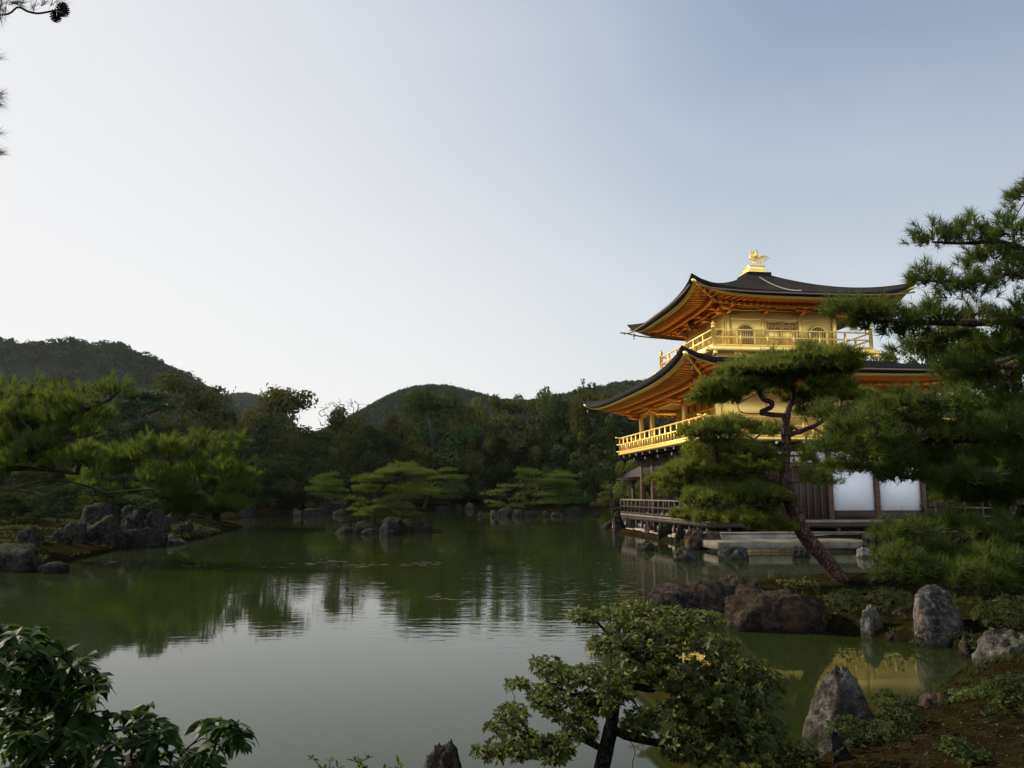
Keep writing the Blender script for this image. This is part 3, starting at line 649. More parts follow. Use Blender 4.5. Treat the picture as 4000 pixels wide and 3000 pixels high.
for a, b in ((.13, 1.98), (2.22, 4.83), (5.07, 7.0), (7.24, 9.18)):
    MB().box((a, -.025, 3.522), (b, .025, 3.998)).build('white_transom', M['plaster'], pav)
MB().box((BW - .05, .13, 1.052), (BW + .05, BD, 4.0)).build('gable_wall', DW, pav)
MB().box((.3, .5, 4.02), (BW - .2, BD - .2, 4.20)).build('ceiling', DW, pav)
# a stepped bench inside the veranda
MB().box((.9, 7.2, 1.052), (1.9, 9.0, 1.5)).box((1.2, 7.4, 1.502), (1.9, 9.0, 1.9)).build('bench', M['brownwood'], pav)
# roofed fishing deck that projects from the far side
fd = empty('fishing_deck'); fd.parent = pav
MB().box((1.0, BD + 2.2, 0.9), (5.0, BD + 7.0, 1.0)).build('floor', M['deck'], fd)
for u in (1.3, 4.7):
    for v in (BD + 2.4, BD + 4.6, BD + 6.7): MB().box((u - .08, v - .08, -0.4), (u + .08, v + .08, 3.25)).build('post', M['brownwood'], fd)
rv = MB(); a, b, c, d = (0.45, BD + 1.6), (5.6, BD + 1.6), (5.6, BD + 7.6), (0.45, BD + 7.6)
rv.add([(*a, 3.2), (*b, 3.2), (*c, 3.2), (*d, 3.2), (3.0, BD + 1.6, 4.5), (3.0, BD + 7.6, 4.5), (*a, 3.08), (*b, 3.08), (*c, 3.08), (*d, 3.08)],
       [(0, 4, 5, 3), (1, 2, 5, 4), (0, 1, 7, 6), (1, 2, 8, 7), (2, 3, 9, 8), (3, 0, 6, 9), (6, 7, 8, 9)], [(0, 1, 4), (2, 3, 5)])
rv.build('roof', M['brownwood'], fd)
we = MB()
for u in np.linspace(.55, 5.5, 9): we.box((u - .05, BD + 1.56, 2.98), (u + .05, BD + 1.597, 3.07))
we.build('rafter_end', M['white'], fd)
# --- stone work below
plat = empty('stone_platform', BO, BT); tag(plat, 'pale stone platform carrying the pavilion, stepping straight up out of the pond', 'platform')
MB().box((-.86, -2.0, -1.2), (BW + 1.6, BD + 1.0, 0.56)).build('platform_body', M['podium'], plat, bevel=0.02)
MB().box((-.9, -2.05, 0.562), (BW + 1.64, -1.45, 0.62)).build('edge_stone', M['stone'], plat, bevel=0.01)
for i, v in enumerate(np.arange(-1.7, BD + .8, 1.55)):
    rr_ = random.Random(i); h = 0.30 + rr_.uniform(-.05, .07)
    MB().box((-1.30 + rr_.uniform(-.05, .05), v + .01, -1.0), (-.862, v + 1.53, h)).build('base_slab', M['basestone'], plat, bevel=0.03)
land = empty('stone_landing', BO, BT); tag(land, 'low flat landing of long sunlit stone slabs at the water before the pavilion', 'landing stage')
for i, (a, b) in enumerate(((-1.9, 0.12), (0.13, 2.05), (2.06, 3.2), (3.21, 4.4))):
    MB().box((a, -4.3, 0.115 - 0.01 * (i % 2)), (b, -2.06, 0.385 - 0.004 * (i % 2))).build('slab', M['stone'], land, bevel=0.012)
MB().box((-1.72, -4.12, -1.0), (4.3, -2.1, 0.10)).build('footing', M['basestone'], land)
# --- things that hang from or stand on the pavilion
rc = MB(); prev = None; N = 26
pts = []
for t in np.linspace(0.02, 0.9, 60):
    r = ring3(t); side = r[:N]; x = CU - 0.22
    k = int(np.argmin(np.abs(side[:, 0] - x))); pts.append(Vector((x, side[k][1], side[k][2] + 0.035)))
for i in range(len(pts) - 1):
    a, b = pts[i], pts[i + 1]
    up = (0, 0, 1) if i % 2 else (1, 0, 0.2)
    rc.bar(a, a.lerp(b, 0.75), 0.018 if i % 2 else 0.045, 0.04 if i % 2 else 0.018, up)
chain = rc.build('roof_chain', M['chain']); chain.location = BO; chain.rotation_euler = (0, 0, BT)
tag(chain, 'thin pale metal chain lying down the slope of the top roof', 'chain')
pq = empty('name_plaque', loc2w(CU - H3 - .62, CV, 10.62), BT); tag(pq, 'small dark plaque hung tilted under the top eave of the pavilion', 'plaque')
T = Matrix.Rotation(R(-24), 4, 'Y')
for nm, m, a, b in (('board', M['plaque'], (-.02, -.20, 0.04), (.02, .20, .66)), ('frame', M['darkwood'], None, None)):
    mb = MB()
    if a: mb.box(a, b)
    else:
        for y0, y1, z0, z1 in ((-.27, -.202, -.02, .72), (.202, .27, -.02, .72), (-.202, .202, -.02, .038), (-.202, .202, .662, .72)): mb.box((-.035, y0, z0), (.035, y1, z1))
    o = mb.build(nm, m, pq); o.data.transform(T)
def wind_bell(u, v, z, label):
    o = empty('wind_bell', loc2w(u, v, z), BT); tag(o, label, 'wind bell', 'bells under the roof corners')
    MB().tube([(0, 0, 0), (0, 0, -.12)], 0.008, 5).build('hanger', M['bronze'], o)
    pr = [(0.012, -.12), (0.04, -.14), (0.055, -.20), (0.06, -.28), (0.075, -.31)]
    MB().tube([(0, 0, z_) for _, z_ in pr], [r_ for r_, _ in pr], 10).build('bell_body', M['bronze'], o)
    MB().bar((0, 0, -.31), (0, 0, -.40), 0.012).box((-.035, -.004, -.48), (.035, .004, -.40)).build('clapper', M['bronze'], o)
q = soff3(0.0)[3 * N]; wind_bell(q[0] - .02, q[1] + .02, q[2] - .22, 'small bronze bell at the outer end of the top roof, over the water')
q = soff2(0.0)[3 * N]; wind_bell(q[0] - .02, q[1] + .02, q[2] - .22, 'small bronze bell under the far tip of the wide middle roof')
q = soff3(0.0)[0]; wind_bell(q[0] + .3, q[1] + .3, q[2] - .28, 'small bronze bell under the high tip of the top roof, facing the landing')
q = soff2(0.0)[0]; wind_bell(q[0] + .3, q[1] + .3, q[2] - .28, 'small bronze bell under the high tip of the middle roof, facing the landing')
# phoenix on the roof top, facing out over the pond (local -x)
ph = empty('phoenix_statue', loc2w(CU, CV, 14.03), BT, 1.04); tag(ph, 'gilded phoenix statue with raised wings and flowing tail on the roof top', 'statue')
MB().tube([(.24, 0, .50), (.14, 0, .44), (.03, 0, .42), (-.08, 0, .45), (-.145, 0, .51), (-.15, 0, .58), (-.11, 0, .65), (-.085, 0, .71), (-.09, 0, .76), (-.11, 0, .795), (-.145, 0, .80), (-.18, 0, .785), (-.215, 0, .765)],
          [.035, .075, .095, .095, .075, .055, .036, .028, .03, .044, .042, .02, .004], 10).build('body', G, ph, smooth=True)
MB().tube([(-.10, 0, .83), (-.115, 0, .88), (-.15, 0, .90)], [.03, .035, .006], 6).tube([(-.07, 0, .80), (-.03, 0, .82), (.01, 0, .85)], [.028, .028, .006], 6).tube([(-.15, 0, .76), (-.16, 0, .72)], [.02, .006], 6).build('crest', G, ph)
MB().tube([(-.16, 0, .545), (-.195, 0, .58), (-.20, 0, .635)], [.03, .022, .004], 6).build('throat_feather', G, ph)
for s_ in (-1, 1):
    w = MB(); P = [(-.07, .49), (.06, .42), (.18, .46), (.215, .58), (.20, .72), (.165, .84), (.125, .925), (.085, .86), (.045, .76), (-.01, .68), (-.06, .60)]
    V = [(x, s_ * (.075 + (z - .42) * .16 + o), z) for o in (0, .022) for x, z in P]; n = len(P)
    V += [(.08, s_ * .11, .62), (.08, s_ * .138, .62)]
    tr = [(i, (i + 1) % n, 2 * n) for i in range(n)] + [(n + i, n + (i + 1) % n, 2 * n + 1) for i in range(n)]
    w.add(V, [(i, (i + 1) % n, n + (i + 1) % n, n + i) for i in range(n)], tr).build('wing', G, ph)
    x0 = -.035 if s_ < 0 else .03
    lg = MB().tube([(x0 + .02, s_ * .045, .38), (x0, s_ * .05, .24), (x0 + .005, s_ * .05, .015)], [.034, .017, .014], 7)
    for a in (-.06, 0, .06): lg.tube([(x0, s_ * .05, .02), (x0 - .07, s_ * .05 + a, .008)], [.012, .006], 5)
    lg.tube([(x0, s_ * .05, .02), (x0 + .06, s_ * .05, .008)], [.012, .006], 5).build('leg', G, ph)
for i, (px_, pz_, tx, tz) in enumerate(((.42, .67, .88, .49), (.40, .63, .80, .42), (.38, .59, .72, .36), (.36, .55, .62, .29), (.33, .51, .52, .235), (.29, .47, .44, .20), (.26, .44, .36, .165), (.23, .41, .285, .14), (.20, .38, .22, .15), (.17, .36, .16, .18))):
    y = (i % 3 - 1) * .035; a, b, c = np.array((.17, y * .3, .48)), np.array((px_, y, pz_)), np.array((tx, y * 1.3, tz)); pts = []
    for t_ in np.linspace(0, 1, 9):
        q = a * (1 - t_) ** 2 + 2 * b * t_ * (1 - t_) + c * t_ * t_; q[2] += .05 * math.sin(t_ * math.pi) - (.03 * math.sin(t_ * math.pi * 2) if i < 4 else 0); pts.append(q)
    MB().tube(pts, [.02, .024, .026, .028, .028, .028, .028, .022, .004], 6).build('tail_feather', G, ph)
# ------------------------------------------------------------------ rocks
def rock_mesh(seed, sub=4, facets=9, rough=0.10, spiky=0.0):
    r = random.Random(seed); bm = bmesh.new(); bmesh.ops.create_icosphere(bm, subdivisions=sub, radius=1.0)
    me = bpy.data.meshes.new('rock'); bm.to_mesh(me); bm.free()
    n = len(me.vertices); P = np.zeros(n * 3, np.float32); me.vertices.foreach_get('co', P); P = P.reshape(-1, 3).astype(float)
    P /= np.abs(P).max(1, keepdims=True) ** 0.42
    for _ in range(facets):
        a = np.array([r.gauss(0, 1), r.gauss(0, 1), r.gauss(0, 0.8)]); a /= np.linalg.norm(a); d = r.uniform(0.66, 1.0)
        e = P @ a - d; P -= np.outer(np.where(e > 0, e * 0.9, 0), a)
    off = Vector((r.uniform(0, 90), r.uniform(0, 90), r.uniform(0, 90)))
    for i in range(n):
        v = Vector(P[i])
        f = mnoise.fractal(v * 1.5 + off, 1.0, 2.1, 6) * rough * 2.2 + abs(mnoise.noise(v * 3.3 + off)) * rough * 1.6 - abs(mnoise.noise(v * 7.0 - off)) * rough * 0.9 + mnoise.noise(v * 15.0) * rough * .3
        P[i] = v * (1 + f)
    if spiky: P[:, :2] *= (1 - spiky * np.clip((P[:, 2:3] + 0.3) / 1.3, 0, 1))
    P[:, 2] /= np.percentile(P[:, 2], 99.2); P[:, 0] /= np.percentile(np.abs(P[:, 0]), 99); P[:, 1] /= np.percentile(np.abs(P[:, 1]), 99)
    me.vertices.foreach_set('co', P.astype(np.float32).ravel()); me.polygons.foreach_set('use_smooth', np.ones(len(me.polygons), bool)); me.update()
    return me
ROCKN = [100]
def rock(x0, x1, yt, yb, label, mat='rock_grey', z0=0.0, deep=0.8, group=None, sub=None, facets=9, rough=0.10, spiky=0.0, sink=0.35, Y=None, seed=None, tilt=0.0):
    """a rock whose outline spans pixels x0..x1, yt..yb and whose foot meets the level z0"""
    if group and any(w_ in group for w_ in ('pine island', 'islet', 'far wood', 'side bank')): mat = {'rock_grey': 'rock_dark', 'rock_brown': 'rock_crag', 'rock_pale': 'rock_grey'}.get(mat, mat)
    xc = (x0 + x1) / 2
    yf = onz(xc, yb, z0).y if Y is None else Y
    k = 0.5 * (x1 - x0) * pxsize(yf) * deep; yc = yf + k * 0.8
    w = (x1 - x0) * pxsize(yc * 0.99) * 0.55; p = at(xc, yt, yc); h = max(0.12, p.z - z0)
    ROCKN[0] += 1; sd = ROCKN[0] if seed is None else seed
    me = rock_mesh(sd, sub or (5 if yf < 14 else 4 if yf < 50 else 3), facets, rough, spiky)
    o = link('rock', me, M[mat]); o.location = (p.x, yc, z0 - h * sink * 0.5); o.scale = (w, k, h * (1 + sink * 0.5)); o.rotation_euler = (0, tilt, random.Random(sd).uniform(-0.4, 0.4))
    # the mesh is a full ball: its lower half is under water or soil
    tag(o, label, 'rock', group); return o
# ------------------------------------------------------------------ wood and leaves
def norm(a): return a / (np.linalg.norm(a, axis=-1, keepdims=True) + 1e-9)
class Wood:
    """nodes joined to parents; limbs given as polylines, twigs grown to targets"""
    def __init__(s): s.p = []; s.par = []
    def limb(s, pts, start=None, sub=4):
        pts = [np.asarray(q, float) for q in pts]; cur = start
        if cur is None and not s.p: s.p.append(pts[0]); s.par.append(-1); cur = 0
        elif cur is None: cur = int(np.argmin(np.linalg.norm(np.array(s.p) - pts[0], axis=1)))
        P = [s.p[cur]] + pts[1:]; n = len(P)
        for i in range(n - 1):
            a = P[max(i - 1, 0)]; b = P[i]; c = P[i + 1]; d = P[min(i + 2, n - 1)]
            for k in range(1, sub + 1):
                t = k / sub
                q = 0.5 * ((2 * b) + (c - a) * t + (2 * a - 5 * b + 4 * c - d) * t * t + (3 * b - a - 3 * c + d) * t ** 3)
                s.p.append(q); s.par.append(cur); cur = len(s.p) - 1
        return cur
    def twigs(s, T, seed=0, step=0.3, wig=0.12, sag=0.0):
        r = np.random.default_rng(seed); T = np.asarray(T, float).reshape(-1, 3)
        if not len(T): return
        P = np.array(s.p); d0 = np.array([np.linalg.norm(P - t, axis=1).min() for t in T])
        for i in np.argsort(d0):
            t = T[i]; P = np.array(s.p); d = np.linalg.norm(P - t, axis=1)
            d = d * (1 + 0.25 * (P[:, 2] > t[2] + 0.02)); j = int(np.argmin(d)); a = s.p[j]; L = np.linalg.norm(t - a)
            n = max(1, int(round(L / step))); cur = j
            for k in range(1, n + 1):
                f = k / n; q = a * (1 - f) + t * f + (r.normal(0, wig * L / n ** 0.5 * 0.5, 3) if k < n else 0); q = q - np.array([0, 0, sag * L * math.sin(f * math.pi)])
                s.p.append(q); s.par.append(cur); cur = len(s.p) - 1
    def mesh(s, name, r0, rt, e=2.3, k0=9):
        n = len(s.p); par = s.par; ch = [[] for _ in range(n)]
        for i in range(n):
            if par[i] >= 0: ch[par[i]].append(i)
        R = np.zeros(n)
        for i in range(n - 1, -1, -1): R[i] = 1.0 if not ch[i] else sum(R[c] ** e for c in ch[i]) ** (1 / e)
        g = math.log(r0 / rt) / max(1e-6, math.log(max(R[0], 1.01))); R = rt * R ** g
        mb = MB(); stack = [0]; used = set()
        while stack:
            i = stack.pop(); chain = ([par[i]] if par[i] >= 0 else []) + [i]
            while ch[i]:
                c = max(ch[i], key=lambda q: R[q])
                for q in ch[i]:
                    if q != c: stack.append(q)
                chain.append(c); i = c
            if len(chain) < 2: continue
            pts = np.array([s.p[q] for q in chain]); rad = np.array([R[q] for q in chain]); 
            if par[chain[1]] == chain[0] and chain[0] != 0: rad[0] = min(rad[0], rad[1] * 1.25)
            mb.tube(pts, rad, k0 if rad.max() > r0 * 0.35 else 6 if rad.max() > r0 * 0.1 else 4, cap=False)
        return mb.mesh(name, True)
def needle_mesh(name, P, A, L, n, w, spread, seed=0, along=0.0, tint=None):
    """n thin needles per tuft"""
    r = np.random.default_rng(seed); P, A = np.asarray(P), norm(np.asarray(A)); m = len(P); L = np.broadcast_to(L, (m,))
    base = np.repeat(P, n, 0); ax = np.repeat(A, n, 0); ln = np.repeat(L, n) * r.uniform(0.7, 1.1, m * n)
    if along: base = base + ax * (r.uniform(-along, along * 0.2, (m * n, 1)))
    d = norm(ax + r.normal(0, spread, (m * n, 3)))
    side = norm(np.cross(d, r.normal(0, 1, (m * n, 3)))) * (w * r.uniform(0.7, 1.3, (m * n, 1)) / 2)
    V = np.stack([base - side, base + side, base + d * ln[:, None]], 1).reshape(-1, 3)
    F_ = np.arange(m * n * 3).reshape(-1, 3)
    tt = np.repeat(r.uniform(0, 1, m) if tint is None else tint, n) * 0.65 + r.uniform(0, 0.35, m * n)
    return raw_mesh(name, V, [F_], tint=tt)
def leaf_mesh(name, P, A, n, L, w, droop=0.5, spread=0.9, seed=0, flat=0.5, tint=None):
    """whorls of n pointed leaves that bend down"""
    r = np.random.default_rng(seed); P, A = np.asarray(P), norm(np.asarray(A)); m = len(P); N = m * n
    base = np.repeat(P, n, 0); ax = np.repeat(A, n, 0)
    q = norm(np.cross(ax, r.normal(0, 1, (N, 3)))); d = norm(ax * r.uniform(-0.25, 0.9, (N, 1)) * (1 - flat) + q * spread + ax * 0.15)
    ln = L * r.uniform(0.6, 1.15, (N, 1)); up = norm(ax - d * (ax * d).sum(1, keepdims=True)); sd = norm(np.cross(d, up) + r.normal(0, 0.25, (N, 3)))
    dr = droop * r.uniform(0.3, 1.3, (N, 1)); g = np.array([0, 0, -1.0])
    S = [base + d * ln * t + (g * (t * t) - up * 0.0) * ln * dr for t in (0.04, 0.36, 0.70, 1.0)]
    hw = w * r.uniform(0.7, 1.2, (N, 1)) / 2; fold = up * 0.25
    V = np.stack([S[0], S[1], S[2], S[3], S[1] + sd * hw + fold * hw, S[2] + sd * hw * 0.85 + fold * hw, S[1] - sd * hw + fold * hw, S[2] - sd * hw * 0.85 + fold * hw], 1).reshape(-1, 3)
    b = (np.arange(N) * 8)[:, None]
    T = np.concatenate([b + np.array([[0, 4, 1]]), b + np.array([[2, 5, 3]]), b + np.array([[0, 1, 6]]), b + np.array([[2, 3, 7]])]); Q = np.concatenate([b + np.array([[1, 4, 5, 2]]), b + np.array([[6, 1, 2, 7]])])
    tt = np.repeat(r.uniform(0, 1, m) if tint is None else tint, n) * 0.5 + r.uniform(0, 0.5, N)
    return raw_mesh(name, V, [Q, T], tint=np.concatenate([np.tile(tt, 2), np.tile(tt, 4)]), smooth=True)
def card_mesh(name, P, Nn, size, seed=0, tint=None, aspect=0.6, two=True):
    """leaf clumps: small bent rhombs"""
    r = np.random.default_rng(seed); m = len(P); Nn = norm(Nn + r.normal(0, 0.45, (m, 3))); a = norm(np.cross(Nn, r.normal(0, 1, (m, 3)))); b = np.cross(Nn, a)
    s = (np.broadcast_to(size, (m,)) * r.uniform(0.55, 1.35, m))[:, None]
    V = np.stack([P - a * s * 0.5, P + b * s * aspect * 0.5 - Nn * s * 0.12, P + a * s * 0.5 - Nn * s * 0.05, P - b * s * aspect * 0.5 - Nn * s * 0.12], 1).reshape(-1, 3)
    i = (np.arange(m) * 4)[:, None]
    T = np.concatenate([i + np.array([[0, 1, 2]]), i + np.array([[0, 2, 3]])])
    tt = r.uniform(0, 1, m) if tint is None else tint
    return raw_mesh(name, V, [T], tint=np.tile(tt, 2))
def pad_tufts(pads, dens, seed=0, under=0.12):
    """tuft places and directions on flat cloud-like pads (c, rx, ry, rz)"""
    r = np.random.default_rng(seed); PP, AA_, TT = [], [], []
    for c, rx, ry, rz in pads:
        n = max(6, int(dens * rx * ry * math.pi)); a = r.uniform(0, 2 * np.pi, n); q = np.sqrt(r.uniform(0, 1, n)); lump = 1 + 0.18 * np.sin(a * 3 + r.uniform(0, 6)) + 0.10 * np.sin(a * 7 + r.uniform(0, 6))
        x = np.cos(a) * q * lump; y = np.sin(a) * q * lump; dome = np.sqrt(np.clip(1 - q * q, 0, 1))
        z = dome * (0.10 + 0.90 * r.uniform(0, 1, n) ** 0.75) * (0.8 + 0.4 * np.sin(x * 5 + c[0]) * np.sin(y * 5)) - under
        PP.append(np.stack([c[0] + x * rx, c[1] + y * ry, c[2] + z * rz], 1))
        AA_.append(np.stack([x * 0.75 + r.normal(0, .2, n), y * 0.75 + r.normal(0, .2, n), 0.55 + 0.45 * dome], 1))
        TT.append(np.clip(0.5 + r.normal(0, 0.22) + r.normal(0, .18, n), 0, 1))
    return np.concatenate(PP), np.concatenate(AA_), np.concatenate(TT)
def pads_px(lst, Y, dy=0.0, depth=0.8, seed=0, thick=1.0):
    """pads from photograph boxes (x0, x1, y0, y1[, depth shift]); wide ones break into overlapping lumps"""
    r = random.Random(seed); out = []
    for b in lst:
        x0, x1, y0, y1 = b[:4]; yy = Y + (b[4] if len(b) > 4 else r.uniform(-dy, dy)); k = pxsize(yy); w, h = x1 - x0, y1 - y0
        n = max(1, min(5, round(w / h / 1.3)))
        for i in range(n):
            f = (i + .5) / n + r.uniform(-.12, .12) / n; cw = w * (r.uniform(.30, .42) if n > 2 else .5 if n == 1 else .36); ch = h * r.uniform(.55, 1.1) * (1 - .35 * abs(2 * f - 1))
            cx = min(max(x0 + w * f, x0 + cw * .8), x1 - cw * .8); cy_ = y1 - h * .25 - r.uniform(-.25, .45) * h
            q = at(cx, cy_, yy + r.uniform(-.5, .5) * w * k * .35 * (n > 1)); rx = cw * k
            out.append((np.array(q), rx, max(rx * depth * (1.15 if n > 1 else 1), 0.12), ch * 0.75 * k * thick))
    return out
def pine(name, label, base, limbs, pads, r0, rt, dens, L, nn, w, spread, needle, bark, seed, group=None, tw=7, lit=None, cat='pine tree', step=0.25, cone=0, sag=0.0, extra=None):
    """trunk along the given limbs, twigs into every pad, needles in tufts"""
    root = empty(name, base); tag(root, label, cat, group); b = np.array(base, float); r = np.random.default_rng(seed)
    wd = Wood()
    for lb in limbs: wd.limb([np.array(q) - b for q in lb], sub=4)
    T = []
    for c, rx, ry, rz in pads:
        T.append(c - b + np.array([0, 0, -0.05 * rz]))
        for _ in range(tw):
            a = r.uniform(0, 6.28); q = math.sqrt(r.uniform(0.1, 0.8)); T.append(c - b + np.array([math.cos(a) * q * rx, math.sin(a) * q * ry, rz * (0.25 * math.sqrt(1 - q * q))]))
    wd.twigs(T, seed, step, 0.16, sag)
    link('trunk', wd.mesh('trunk', r0, rt), M[bark], root)
    P, A, tt = pad_tufts(pads, dens, seed)
    if extra is not None: P = np.vstack([P, extra[0]]); A = np.vstack([A, extra[1]]); tt = np.concatenate([tt, r.uniform(0, 1, len(extra[0]))])
    link('crown', needle_mesh('needles', P - b, A, L, nn, w, spread, seed, along=L * 0.5, tint=tt), M[needle], root)
    return root
# --- broad-leaved trees for the far bank: unit-high prototypes that many trees share
PROTO = {}
def proto(kind, var):
    key = (kind, var)
    if key in PROTO: return PROTO[key]
    r = np.random.default_rng(hash(kind) % 1000 + var * 17 if False else {'broad': 10, 'tall': 40, 'low': 70, 'airy': 100}[kind] + var)
    lobes = []
    if kind == 'broad':
        for i in range(32):
            a = r.uniform(0, 6.28); h = r.uniform(0.20, 0.92); env = max(.12, math.sin(min(1, (h - 0.08) / 0.90) * math.pi)) ** 0.55 * 0.40; q = math.sqrt(r.uniform(0.15, 1))
            lobes.append((math.cos(a) * env * q, math.sin(a) * env * q, h, r.uniform(0.07, 0.14)))
    elif kind == 'tall':
        for i in range(34):
            a = r.uniform(0, 6.28); h = r.uniform(0.10, 0.95); env = (1.02 - h) ** 0.75 * 0.34 + 0.02; q = math.sqrt(r.uniform(0.2, 1))
            lobes.append((math.cos(a) * env * q, math.sin(a) * env * q, h, r.uniform(0.06, 0.11)))
    elif kind == 'low':
        for i in range(20):
            a = r.uniform(0, 6.28); h = r.uniform(0.12, 0.86); env = math.sqrt(max(0.02, 1 - ((h - 0.25) / 0.72) ** 2)) * 0.5; q = math.sqrt(r.uniform(0.2, 1))
            lobes.append((math.cos(a) * env * q, math.sin(a) * env * q, h, r.uniform(0.11, 0.19)))
    else:
        for i in range(17):
            a = r.uniform(0, 6.28); h = r.uniform(0.45, 0.95); env = math.sin(min(1, (h - 0.36) / 0.66) * math.pi) ** 0.6 * 0.24; q = math.sqrt(r.uniform(0.1, 1))
            lobes.append((math.cos(a) * env * q, math.sin(a) * env * q, h, r.uniform(0.05, 0.10)))
    lobes = np.array(lobes); lobes[:, 2] *= 0.99 / (lobes[:, 2] + lobes[:, 3] * 0.8).max()
    n = {'broad': 6400, 'tall': 5200, 'low': 3600, 'airy': 3200}[kind]
    pr = lobes[:, 3] ** 2; pick = r.choice(len(lobes), n, p=pr / pr.sum()); d = norm(r.normal(0, 1, (n, 3)) + np.array([0, 0, 0.35]))
    rad = lobes[pick, 3] * (0.55 + 0.5 * r.uniform(0, 1, n) ** 0.5) * (1 + 0.25 * r.normal(0, 1, n) * (r.uniform(0, 1, n) < 0.3))
    P = lobes[pick, :3] + d * rad[:, None] * np.array([1, 1, 0.85]); tl = r.uniform(0.1, 0.9, len(lobes))[pick]
    size = {'broad': 0.034, 'tall': 0.032, 'low': 0.055, 'airy': 0.030}[kind]
    crown = card_mesh(kind + '_crown', P, d, size, seed=var, tint=np.clip(tl * 0.6 + r.uniform(0, 0.4, n), 0, 1))
    wd = Wood(); wd.limb([(0, 0, -0.03), (r.normal(0, .012), r.normal(0, .012), 0.18), (r.normal(0, .02), r.normal(0, .02), 0.36), (r.normal(0, .03), r.normal(0, .03), 0.62)], sub=3)
    wd.twigs(lobes[:, :3], var, 0.07, 0.14); trunk = wd.mesh(kind + '_trunk', 0.026, 0.003, k0=7)
    PROTO[key] = (crown, trunk); return PROTO[key]
def set_mat(o, m):
    if not o.data.materials: o.data.materials.append(m)
    o.material_slots[0].link = 'OBJECT'; o.material_slots[0].material = m
def far_tree(px, yt, wpx, Y, kind, mat, label, var=0, group='trees on the far bank', bark='far_bark', name='broadleaf_tree', base=None):
    Y0 = Y
    while gz(at(px, 1950, Y).x, Y) < 0.2 and Y < 150: Y += 1.0      # stand it on dry land
    if Y > Y0: Y += (int(px) % 7) * 0.8 + (2.5 if kind != 'low' else 0)
    g = at(px, 1950, Y); gx = g.x; z0 = gz(gx, Y) if base is None else base
    h = at(px, yt, Y).z - z0; w = wpx * pxsize(Y) / {'broad': 0.86, 'tall': 0.70, 'low': 1.15, 'airy': 0.52}[kind]
    c, tr = proto(kind, var); root = empty(name, (gx, Y, z0), random.Random(int(px * 7 + yt)).uniform(0, 6.28)); root.scale = (w, w, h); tag(root, label, 'tree', group)
    oc = bpy.data.objects.new('crown', c); COL.objects.link(oc); oc.parent = root; set_mat(oc, M[mat])
    ot = bpy.data.objects.new('trunk', tr); COL.objects.link(ot); ot.parent = root; set_mat(ot, M[bark])
    return root
# ------------------------------------------------------------------ rocks, placed from the photograph's outlines
LB = 'rocks along the near side bank'; 
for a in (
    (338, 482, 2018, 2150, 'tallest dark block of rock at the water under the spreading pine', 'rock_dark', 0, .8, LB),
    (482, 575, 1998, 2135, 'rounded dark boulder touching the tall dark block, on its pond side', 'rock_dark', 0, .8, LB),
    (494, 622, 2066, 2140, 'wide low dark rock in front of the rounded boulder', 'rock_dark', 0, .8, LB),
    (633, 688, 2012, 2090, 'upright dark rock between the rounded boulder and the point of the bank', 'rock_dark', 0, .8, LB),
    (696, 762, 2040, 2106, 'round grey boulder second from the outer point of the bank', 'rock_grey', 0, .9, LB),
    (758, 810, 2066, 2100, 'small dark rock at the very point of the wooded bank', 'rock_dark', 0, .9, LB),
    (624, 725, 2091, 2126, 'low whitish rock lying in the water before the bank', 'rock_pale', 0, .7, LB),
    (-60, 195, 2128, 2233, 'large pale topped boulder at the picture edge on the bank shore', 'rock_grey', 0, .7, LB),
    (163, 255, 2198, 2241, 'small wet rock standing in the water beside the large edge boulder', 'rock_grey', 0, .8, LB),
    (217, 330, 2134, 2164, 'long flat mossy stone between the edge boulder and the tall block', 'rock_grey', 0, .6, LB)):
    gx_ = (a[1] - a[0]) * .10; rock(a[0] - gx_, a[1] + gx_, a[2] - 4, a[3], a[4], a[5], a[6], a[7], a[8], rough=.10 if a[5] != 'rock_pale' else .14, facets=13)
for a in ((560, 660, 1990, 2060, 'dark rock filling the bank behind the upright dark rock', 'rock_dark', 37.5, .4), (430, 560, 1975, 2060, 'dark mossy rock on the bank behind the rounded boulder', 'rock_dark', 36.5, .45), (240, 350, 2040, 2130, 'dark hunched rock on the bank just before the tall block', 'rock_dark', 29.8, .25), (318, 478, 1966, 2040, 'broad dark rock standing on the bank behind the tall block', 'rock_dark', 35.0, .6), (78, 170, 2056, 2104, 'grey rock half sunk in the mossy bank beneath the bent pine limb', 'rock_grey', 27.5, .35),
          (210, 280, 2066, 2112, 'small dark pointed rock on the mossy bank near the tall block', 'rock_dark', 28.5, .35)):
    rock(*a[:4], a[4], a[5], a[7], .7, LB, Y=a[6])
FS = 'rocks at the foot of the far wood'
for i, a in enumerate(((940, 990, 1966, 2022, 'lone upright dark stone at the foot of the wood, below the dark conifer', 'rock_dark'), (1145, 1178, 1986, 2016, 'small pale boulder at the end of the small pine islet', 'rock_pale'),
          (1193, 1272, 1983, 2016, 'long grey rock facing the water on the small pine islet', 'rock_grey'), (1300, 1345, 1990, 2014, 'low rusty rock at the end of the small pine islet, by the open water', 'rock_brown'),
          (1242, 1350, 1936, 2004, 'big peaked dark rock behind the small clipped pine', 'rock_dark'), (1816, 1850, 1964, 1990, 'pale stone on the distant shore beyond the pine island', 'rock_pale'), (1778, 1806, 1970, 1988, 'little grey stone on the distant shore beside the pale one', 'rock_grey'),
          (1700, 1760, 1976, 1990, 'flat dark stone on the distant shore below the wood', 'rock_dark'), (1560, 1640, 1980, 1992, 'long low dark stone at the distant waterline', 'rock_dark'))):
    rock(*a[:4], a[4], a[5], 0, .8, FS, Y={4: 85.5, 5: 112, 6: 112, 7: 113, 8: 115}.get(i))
CI = 'rocks of the pine island'
